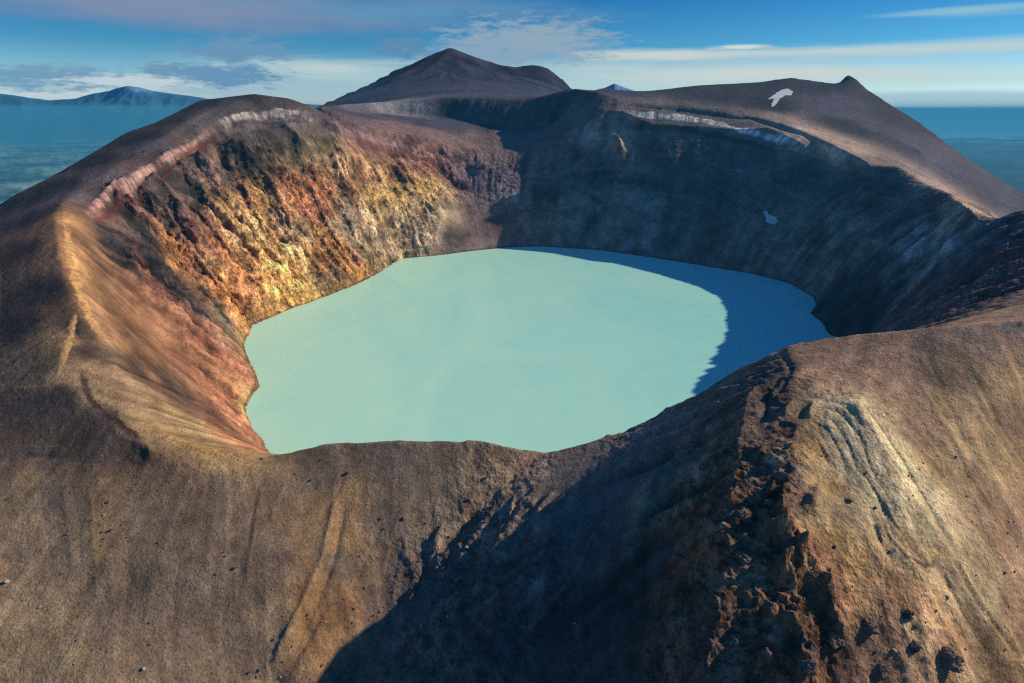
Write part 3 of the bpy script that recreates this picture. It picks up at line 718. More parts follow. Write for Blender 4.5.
RELIEF = [
    (-180.2,185.8,67.7,0.5,0.3,0.15),
    (-160.6,219.6,80,0.5,0.3,0.15),
    (-111.1,203.8,71.7,0.5,0.3,0.15),
    (-88.4,247.4,82,0.5,0.3,0.15),
    (-121.4,175.7,57.6,0.5,0.3,0.15),
    (-54.5,248,81.7,0.5,0.3,0.15),
    (-228,240.9,86.5,0.5,0.3,0.15),
    (-68.9,198.2,55.4,0.5,0.3,0.15),
    (-340.3,397.3,126.8,0.6,0.5,0.2),
    (-464.2,581.1,150.2,0.6,0.5,0.2),
    (-240.9,286.9,105.3,0.6,0.5,0.2),
    (-204.7,260.2,96.7,0.6,0.5,0.2),
    (-534.8,909.9,210.9,0.6,0.5,0.2),
    (-329.5,451.6,134.1,1,0.5,0.2),
    (-297.3,441.4,96.8,1,0.5,0.2),
    (-269.7,435.8,65.3,1,0.5,0.2),
    (-285.7,395.8,120.1,1,0.5,0.2),
    (-190.9,280.1,97,1.2,0.7,0.35),
    (-164.3,275.8,87.4,1.2,0.7,0.35),
    (-211.3,290.2,103.7,1.2,0.7,0.35),
    (-246.7,479.3,8.266,3,1.6,0.7),
    (-212.1,419,12.1,3,1.6,0.7),
    (-270,516.5,20.9,3,1.6,0.7),
    (-305.5,627,2.81,3,1.6,0.7),
    (-433.5,630.9,152.1,1.6,0.8,0.5),
    (-462.9,794.6,177.7,1.6,0.8,0.5),
    (-441.1,969.5,225.6,1.6,0.8,0.5),
    (-361.9,1044.7,239.1,1.6,0.8,0.5),
    (-262.3,1169.4,200.1,1.6,0.8,0.5),
    (-452.2,631.7,162,0.5,0.3,0.15),
    (-489.1,777.6,184.6,0.5,0.3,0.15),
    (-484.6,898.5,215.4,0.5,0.3,0.15),
    (-464.5,1005.7,248.4,0.5,0.3,0.15),
    (-413.4,1062.1,266.8,0.5,0.3,0.15),
    (-370.4,1078.3,262.8,0.5,0.3,0.15),
    (-461.3,1058,263.6,0.5,0.3,0.15),
    (-432.8,723.5,131.8,7,2.4,0.8),
    (-427,845.5,159.2,7,2.4,0.8),
    (-392.1,938,186.3,7,2.4,0.8),
    (-382,621.4,101.4,7,2.4,0.8),
    (-352.9,614.4,70.7,7,2.4,0.8),
    (-376.1,709.8,80.8,9,3,1),
    (-361.5,827.5,94.4,9,3,1),
    (-323.1,925.1,107.1,9,3,1),
    (-340.7,756.3,43,9,3,1),
    (-315.5,836.9,50.7,9,3,1),
    (-266.9,1005.7,112.2,9,3,1),
    (-205.8,1128.7,111.9,9,3,1),
    (-278.8,907.6,49.1,9,3,1),
    (-169.5,1111.6,60.6,9,3,1),
    (-337.6,683.4,25.6,9,3,1),
    (-142.3,1220.9,119.4,9,3,1),
    (-61.8,1162,41.4,0.8,0.5,0.2),
    (-98.1,1124.4,21,0.8,0.5,0.2),
    (-54,1230.2,103.1,3.5,2,0.8),
    (-95.7,1261.8,125,3.5,2,0.8),
    (-190,1310.7,203.4,2,1.2,0.4),
    (-25.9,1359.7,177.6,2,1.2,0.4),
    (-281,1361.4,227.8,2,1.2,0.4),
    (-153,1587,249.1,2,1.2,0.4),
    (172.3,1202.5,102.6,2.5,1.2,0.5),
    (258.7,1134.4,65.9,2.5,1.2,0.5),
    (351.8,1156.2,127,2.5,1.2,0.5),
    (432.5,1064.8,102.9,2.5,1.2,0.5),
    (96.6,1250.6,136.6,2.5,1.2,0.5),
    (261.6,1310.7,239.1,1.5,1,0.5),
    (415.1,1274.6,225.8,1.5,1,0.5),
    (513.4,1170.9,205.2,1.5,1,0.5),
    (457.2,946.4,56.5,4,1.5,0.6),
    (446.9,756.3,69.7,4,1.5,0.6),
    (486.8,752.4,108.3,4,1.5,0.6),
    (406.6,534.4,122.2,4,1.5,0.6),
    (321.7,397.3,134,4,1.5,0.6),
    (549.2,1432.2,268.5,1.2,0.8,0.3),
    (757.5,1441.3,247.4,1.2,0.8,0.3),
    (769.4,1253.8,192.4,1.2,0.8,0.3),
    (835.2,1151.8,126.4,1.2,0.8,0.3),
    (444.4,1535.6,287,1.2,0.8,0.3),
    (144.5,3389.9,427.8,9,5,0.5),
    (-326.4,3481.3,490,9,5,0.5),
    (-508.8,2978.9,393.1,9,5,0.5),
    (-224.6,2362.5,330.4,3,2,0.4),
    (-36,1951.1,297,3,2,0.4),
    (23.1,245.2,83.6,0.7,0.35,0.25),
    (36.3,204,91.9,0.7,0.35,0.25),
    (11.5,196.7,78.1,1.2,1.1,0.75),
    (-13.1,190.8,62.6,1.2,1.1,0.75),
    (-5.56,229.3,72.5,1.2,1.1,0.75),
    (-37.1,181.8,50.6,1.2,1.1,0.75),
    (3.99,254,77.5,1.2,1.1,0.75),
    (-26.8,204.6,60.3,1.2,1.1,0.75),
    (37.8,163,89.9,1.5,0.8,0.5),
    (51.5,167,103.9,1.5,0.8,0.5),
    (29.4,148.3,78.5,1.5,0.8,0.5),
    (62.2,254.4,100.2,1.5,0.8,0.5),
    (67.7,180.7,118.9,1.6,1.6,0.9),
    (69.9,147.3,121.1,1.6,1.6,0.9),
    (76.5,131,114.3,1.6,1.6,0.9),
    (56,136.5,108.4,1.6,1.6,0.9),
    (85.8,176.1,130.4,1.6,1.6,0.9),
    (93,134.1,110.9,1.6,1.6,0.9),
    (69.2,124,106.6,1.6,1.6,0.9),
    (81.5,228.7,120.2,1.2,0.9,0.6),
    (94.6,221.8,133.5,1.2,0.9,0.6),
    (114.5,231.6,138.2,1.2,0.9,0.6),
    (68.4,261.2,101.8,1.2,0.9,0.6),
    (150.9,246.7,145.4,0.6,0.35,0.2),
    (164.6,217.1,140.6,0.6,0.35,0.2),
    (197.3,214.6,132.9,0.6,0.35,0.2),
    (202.6,240.9,152.7,0.6,0.35,0.2),
    (181.9,187.2,114.2,0.6,0.35,0.2),
    (129.5,194.9,135.2,0.8,0.5,0.4),
    (132,170.9,125.9,0.8,0.5,0.4),
    (114,169.4,127.1,0.8,0.5,0.4),
    (112.6,142.6,110.1,1,0.8,0.6),
    (130.9,138.1,98.5,1,0.8,0.6),
    (100.8,128.7,101.2,1,0.8,0.6),
    (157.5,151.1,93.3,0.6,0.4,0.3),
    (151.3,162.2,108.2,0.6,0.4,0.3),
    (-51350,66744,-841.2,25,8,0.2),
    (12889,17313,-807.2,25,8,0.2),
]
SHORE = ((-187.9,398.6),(-202.4,424),(-220.1,443.6),(-239.5,475.9),(-244.6,503.8),(-243.7,525.5),(-268.9,568.7),(-307.6,633.6),(-324.9,701.1),(-316.6,727.8),(-289.7,782.5),(-254.5,855.3),(-230.2,910.9),(-213.9,986.8),(-197.7,1059.5),(-132,1083.2),(-79.2,1116.4),(-3.88,1151.5),(54.7,1160.6),(167.1,1125),(249.7,1067.3),(322.7,1007.6),(388.6,953.8),(427.9,893.5),(431.7,819.8),(419.5,782.5),(392.6,748),(391.1,712.4),(376.9,665.8),(392,652),(372,600),(300,540),(222,470),(155,410),(85,366),(0,352),(-80,356),(-150,372),(-187.9,398.6))
CLOUDS = [
    (21.5,2.633,24.5,1.252,(0.604,0.687,0.658),-0.25,0.65,0.16,5,0.55,6,1.5),
    (30.3,4.072,16.9,0.604,(0.503,0.644,0.672),-0.25,0.65,0.3,5,0.55,9,1.5),
    (14.2,4.192,12.8,0.601,(0.578,0.658,0.644),-0.18,0.55,0.5,5,0.55,6,1.5),
    (18.9,4.678,2.278,0.219,(0.631,0.716,0.687),-0.2,0.45,0.8,4,0.5,3,1.5),
    (34.6,6.37,6.315,0.369,(0.275,0.527,0.658),-0.2,0.65,0.6,4,0.5,8,1.5),
    (-15.9,3.18,2.856,0.38,(0.687,0.716,0.658),-0.2,0.45,0.8,4,0.5,3,1.5),
    (-14.7,3.045,13.6,1.066,(0.485,0.624,0.644),-0.25,0.75,0.4,5,0.5,5,1.5),
    (-27.9,7.475,25.2,1.662,(0.209,0.275,0.423),-0.28,0.5,0.16,6,0.6,3,1.5),
    (-7.721,7.506,13.4,1.009,(0.114,0.292,0.479),-0.25,0.65,0.3,6,0.6,3,1.5),
    (-34.9,0.796,7.074,0.604,(0.631,0.716,0.73),-0.28,0.3,0.5,6,0.6,2,1.5),
    (-21.9,1.581,8.78,0.824,(0.392,0.539,0.631),-0.25,0.45,0.5,6,0.6,2.5,1.5),
    (-35.5,2.109,4.012,0.718,(0.181,0.352,0.503),-0.3,0.2,0.8,8,0.66,1.6,2),
    (-22.4,4.358,3.933,0.785,(0.144,0.305,0.479),-0.28,0.25,0.8,8,0.66,1.6,2),
    (-23.9,2.515,4.063,0.728,(0.144,0.305,0.479),-0.28,0.2,0.9,8,0.66,1.7,2),
    (-28.2,2.564,1.096,0.631,(0.162,0.323,0.479),-0.27,0.25,1.1,8,0.66,1.3,1.9),
    (-9.553,4.799,1.851,0.831,(0.114,0.262,0.434),-0.27,0.35,0.9,8,0.66,1.3,1.9),
    (1.544,5.325,5.626,1.359,(0.275,0.392,0.503),-0.35,0.25,0.7,8,0.66,1.5,2.2),
    (-2.934,4.396,3.97,0.924,(0.254,0.381,0.515),-0.3,0.35,0.8,8,0.66,1.5,2),
    (-30.3,1.889,4.078,0.487,(0.565,0.658,0.701),-0.2,0.25,0.9,8,0.66,1.6,1.9),
    (34.7,0.528,15.6,0.54,(0.456,0.644,0.716),-0.5,0.25,0.3,3,0.5,9,1.5),
]
BANDS = [
    (((-191.2,272),(-157.9,261.9),(-127.4,263.9)),5,(0.377,0.225,0.088),0.8,0),
    (((-242.4,309.2),(-223.8,285.4),(-203.9,272.7),(-183.4,259.6)),2,(0.055,0.036,0.026),0.8,0),
    (((-285.2,1047),(-322.9,1000),(-352.7,950),(-391.7,880)),8,(0.235,0.152,0.064),0.6,0),
    (((585.5,830),(565,770),(528.1,680)),9,(0.474,0.316,0.181),0.9,0),
    (((-187.9,398.6),(-202.4,424),(-220.1,443.6),(-239.5,475.9),(-244.6,503.8),(-243.7,525.5),(-268.9,568.7),(-307.6,633.6),(-324.9,701.1),(-316.6,727.8),(-289.7,782.5),(-254.5,855.3),(-230.2,910.9),(-213.9,986.8)),7,(0.316,0.194,0.07),0.6,0),
    (((-282.2,366.8),(-271.6,345.2),(-258.8,317.9),(-251.3,299.1)),2.2,(0.564,0.341,0.127),0.9,0),  # sunlit edge of the flatiron, painted in
    (((-450,942.8),(-428.1,922.7),(-397.1,871.6)),8.166,(0.026,0.023,0.022),0.8,0),  # near-black rows from here: shade beside the ribs painted in, with dark rock
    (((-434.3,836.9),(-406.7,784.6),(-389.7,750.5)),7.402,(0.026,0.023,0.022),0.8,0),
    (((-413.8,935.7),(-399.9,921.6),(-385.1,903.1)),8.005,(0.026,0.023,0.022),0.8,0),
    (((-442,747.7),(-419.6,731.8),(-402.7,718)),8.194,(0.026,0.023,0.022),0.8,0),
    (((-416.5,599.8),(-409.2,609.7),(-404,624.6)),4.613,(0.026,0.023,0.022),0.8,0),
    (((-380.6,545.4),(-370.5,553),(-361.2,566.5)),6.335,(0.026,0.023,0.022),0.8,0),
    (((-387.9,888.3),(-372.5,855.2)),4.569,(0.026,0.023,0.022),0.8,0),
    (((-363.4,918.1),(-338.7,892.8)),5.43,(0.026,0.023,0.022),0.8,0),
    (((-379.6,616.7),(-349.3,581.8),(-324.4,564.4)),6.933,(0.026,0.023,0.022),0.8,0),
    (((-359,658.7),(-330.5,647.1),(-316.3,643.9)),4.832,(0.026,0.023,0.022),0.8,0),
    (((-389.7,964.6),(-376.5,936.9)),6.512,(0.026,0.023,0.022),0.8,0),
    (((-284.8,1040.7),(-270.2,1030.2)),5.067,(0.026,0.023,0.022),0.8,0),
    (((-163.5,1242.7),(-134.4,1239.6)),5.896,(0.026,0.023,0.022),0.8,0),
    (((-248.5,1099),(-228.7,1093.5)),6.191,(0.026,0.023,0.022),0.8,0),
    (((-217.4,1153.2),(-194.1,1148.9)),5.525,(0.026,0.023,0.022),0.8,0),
    (((-447.2,932.1),(-419.9,914.6)),6.468,(0.157,0.09,0.059),0.75,0),
    (((-436.3,681.6),(-418.2,680.8),(-415.2,712.6)),5.092,(0.157,0.09,0.059),0.75,0),
    (((-422.8,850.8),(-397,835.9)),3.728,(0.157,0.09,0.059),0.75,0),
    (((134,212.2),(133.6,194.7),(134.1,180),(134.6,171.5)),2.991,(0.552,0.402,0.216),0.7,0),
    (((138.5,212.7),(140.5,197.9),(142.6,179.5),(149.6,162.8)),0.69,(0.159,0.098,0.06),0.65,0),
    (((136.2,159.6),(144.3,160.6),(151.2,158.6),(157.2,154.6)),1.561,(0.633,0.422,0.166),0.5,0),
    (((142.4,156.8),(146.3,149),(152.2,142),(155.8,138.1)),0.477,(0.102,0.061,0.034),0.7,0),
    (((149.1,160.6),(154.7,153.8),(163.4,147.1)),0.489,(0.102,0.061,0.034),0.6,0),
    (((-278.5,346.1),(-272.1,323.2),(-271.5,307.2)),7.954,(0.243,0.153,0.081),0.55,0),
    (((-282.1,367.8),(-273,350.5),(-262.2,328.6),(-250.2,299.1)),1.349,(0.704,0.415,0.157),0.9,0),  # brighter sunlit right edge painted on the flatiron
    (((-250.2,299.1),(-263.8,300.3),(-277,303)),0.972,(0.42,0.253,0.104),0.7,0),  # painted sunlit bottom edge of the flatiron
    (((-240.8,322.4),(-233,330.6),(-224.2,346.1),(-220.1,378.6)),1.994,(0.051,0.032,0.021),0.75,0),
    (((-244.9,313.1),(-233.5,294.6),(-220,282.6),(-202,272),(-183.4,259.6)),0.789,(0.055,0.036,0.026),0.5,0),
    (((-196.4,249.6),(-182.2,219.3),(-171.2,197.2)),3.885,(0.323,0.194,0.07),0.22,0),
    (((-83.6,237.2),(-82.8,209.3),(-86.8,189.3),(-92.6,172.6)),1.191,(0.415,0.245,0.107),0.25,0),
    (((-78.7,252.4),(-78.2,233.4),(-80,211.1)),2.438,(0.367,0.227,0.112),0.5,0),
    (((123.2,247.4),(110.3,233.1),(100.8,212.5)),1.395,(0.061,0.045,0.037),0.7,0),
    (((-442.1,973.2),(-426,1003.2),(-393.3,1034.2),(-348.2,1054),(-324.5,1059.4)),6.347,(0.548,0.469,0.398),0.95,7),
    (((-429.8,611.3),(-453.6,701.8),(-464.2,795.6),(-458.4,903.1),(-446.2,954.8)),2.826,(0.462,0.266,0.23),0.95,9),
    (((-419.2,599),(-439.6,682.5),(-452,773.7),(-455.9,895.1),(-438.1,957.3)),2.885,(0.143,0.04,0.03),0.75,0),
    (((-435.2,975.6),(-413.6,1008.3),(-346.3,1043.4),(-320.4,1052.7)),3.339,(0.086,0.043,0.037),0.6,0),
    (((-303.7,1063.4),(-286.2,1121.5),(-257.9,1172.4),(-217.9,1213.2),(-182.3,1241.2)),6.05,(0.274,0.178,0.162),0.9,7),
    (((-290.3,1100.4),(-257.3,1165),(-216.6,1200.9),(-152.4,1247.5),(-94.6,1241.2)),6.229,(0.121,0.046,0.039),0.7,0),
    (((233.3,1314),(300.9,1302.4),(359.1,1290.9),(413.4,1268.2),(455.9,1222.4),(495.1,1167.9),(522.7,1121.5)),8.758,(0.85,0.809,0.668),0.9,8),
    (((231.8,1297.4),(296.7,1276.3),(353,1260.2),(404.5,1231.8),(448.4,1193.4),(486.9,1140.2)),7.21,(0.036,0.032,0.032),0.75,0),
    (((-429.7,581.8),(-360.5,482.9),(-303.4,403.9),(-274.2,368.2),(-252.4,347.4),(-247,348.3)),2.962,(0.578,0.323,0.122),0.9,0),  # sunlight on the rim lip, painted as a bright tan band
    (((542.2,1162),(560.1,1111.6),(579.4,1077),(588.3,1032.9)),8.019,(0.313,0.237,0.185),0.7,0),
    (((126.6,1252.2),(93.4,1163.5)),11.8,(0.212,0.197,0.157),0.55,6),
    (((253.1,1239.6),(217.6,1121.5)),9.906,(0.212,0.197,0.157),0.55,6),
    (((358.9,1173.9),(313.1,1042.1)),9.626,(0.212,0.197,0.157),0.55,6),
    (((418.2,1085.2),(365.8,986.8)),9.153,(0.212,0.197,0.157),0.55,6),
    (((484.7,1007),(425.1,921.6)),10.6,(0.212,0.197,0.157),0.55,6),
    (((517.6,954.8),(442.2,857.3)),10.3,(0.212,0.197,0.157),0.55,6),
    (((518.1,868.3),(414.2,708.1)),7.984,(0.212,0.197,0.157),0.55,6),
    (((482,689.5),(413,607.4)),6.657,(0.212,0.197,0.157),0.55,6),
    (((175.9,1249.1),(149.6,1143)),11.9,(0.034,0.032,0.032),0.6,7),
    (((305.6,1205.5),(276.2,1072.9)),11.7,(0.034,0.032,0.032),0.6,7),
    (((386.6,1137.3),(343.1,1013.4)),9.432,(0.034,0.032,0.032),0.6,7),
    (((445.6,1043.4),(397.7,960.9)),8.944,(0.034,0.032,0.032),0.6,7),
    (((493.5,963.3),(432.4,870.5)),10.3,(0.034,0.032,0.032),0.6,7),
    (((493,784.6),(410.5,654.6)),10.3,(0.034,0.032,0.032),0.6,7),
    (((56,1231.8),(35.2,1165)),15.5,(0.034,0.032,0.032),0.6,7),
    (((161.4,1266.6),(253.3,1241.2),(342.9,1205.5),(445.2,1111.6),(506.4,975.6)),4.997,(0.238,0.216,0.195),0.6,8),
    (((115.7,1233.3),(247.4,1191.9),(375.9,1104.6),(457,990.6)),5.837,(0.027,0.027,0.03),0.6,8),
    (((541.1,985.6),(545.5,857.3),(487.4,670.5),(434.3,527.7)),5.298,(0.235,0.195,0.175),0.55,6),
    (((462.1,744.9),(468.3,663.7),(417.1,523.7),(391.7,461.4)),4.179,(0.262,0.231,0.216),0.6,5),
    (((419.3,624.6),(368.8,489.1),(345.4,405.5)),4.838,(0.14,0.065,0.058),0.5,5),
    (((118,210.1),(124.6,204.6),(124,191.8),(122.6,182.5),(124.4,177.9),(125.5,168.3),(127.5,162.4),(131,157.8),(136.3,157.6)),0.373,(0.076,0.051,0.034),0.75,0),
    (((120.8,212.7),(126.5,205.6),(125.8,192.7),(124.4,183.4),(126.1,178.8),(127.1,168.9),(129.2,163.3),(133.2,159.2),(138.4,158.8)),0.546,(0.456,0.332,0.175),0.6,0),
    (((122.8,214.4),(128.4,208.7),(129.8,195.7),(127.8,185.1),(127.5,175.7)),0.381,(0.076,0.051,0.034),0.75,0),
    (((125.4,216.6),(130.2,209.5),(131.6,196.4),(129.5,185.8),(129.4,176.8)),0.556,(0.456,0.332,0.175),0.6,0),
    (((128.9,218.2),(131.7,211.1),(132.4,197.4)),0.389,(0.076,0.051,0.034),0.75,0),
    (((131.3,219.9),(133.4,211.7),(134.3,198.4)),0.566,(0.456,0.332,0.175),0.6,0),
    (((122.5,165.8),(123.2,159),(126.7,154.6),(133.2,155.6),(140.3,158)),0.34,(0.076,0.051,0.034),0.75,0),
    (((125,167.7),(125.2,160.2),(128.8,156),(135.2,156.8),(142.5,159.4)),0.496,(0.456,0.332,0.175),0.6,0),
    (((114.8,207.7),(119.9,201.7),(119.6,189.3),(117.9,178.6)),0.369,(0.076,0.051,0.034),0.75,0),
    (((116.6,208.5),(121.8,202.7),(121.4,190.3),(119.9,180)),0.536,(0.456,0.332,0.175),0.6,0),
    (((109.5,200.7),(114,195.2),(112.7,182.3)),0.359,(0.076,0.051,0.034),0.75,0),
    (((112.3,203.5),(116,196.4),(114.7,183.7)),0.525,(0.456,0.332,0.175),0.6,0),
    (((119.1,163.5),(119.7,155.8),(123.3,151.7)),0.336,(0.076,0.051,0.034),0.75,0),
    (((120.8,164.3),(121.5,156.8),(125,152.6)),0.488,(0.456,0.332,0.175),0.6,0),
    (((142.2,156.4),(143.4,153)),0.358,(0.076,0.051,0.034),0.75,0),
    (((144.3,157.6),(145.3,154)),0.521,(0.456,0.332,0.175),0.6,0),
    (((10800,26300),(12500,25900),(15500,25300),(19500,24900),(24000,24800)),260,(0.9,0.9,0.86),1,0),
    (((14000,21500),(17500,21300),(22000,21400)),160,(0.7,0.7,0.66),0.8,0),
]
ROUND = [
    (((-364.7,356.8),(-327.9,359.5),(-270.2,331.9),(-235.3,290.9),(-205.7,267.2),(-177,254.7)),16),
    (((-449.7,607.4),(-339.7,451),(-300.8,398.8),(-275,366.8),(-249.9,340.8),(-214.9,296.5),(-188.8,272),(-156.6,261.2)),4.5),
    (((-449.7,607.4),(-473.2,685.1),(-491.5,835.9),(-475.3,948.8),(-460.8,1016),(-419.4,1066.1)),10),
]
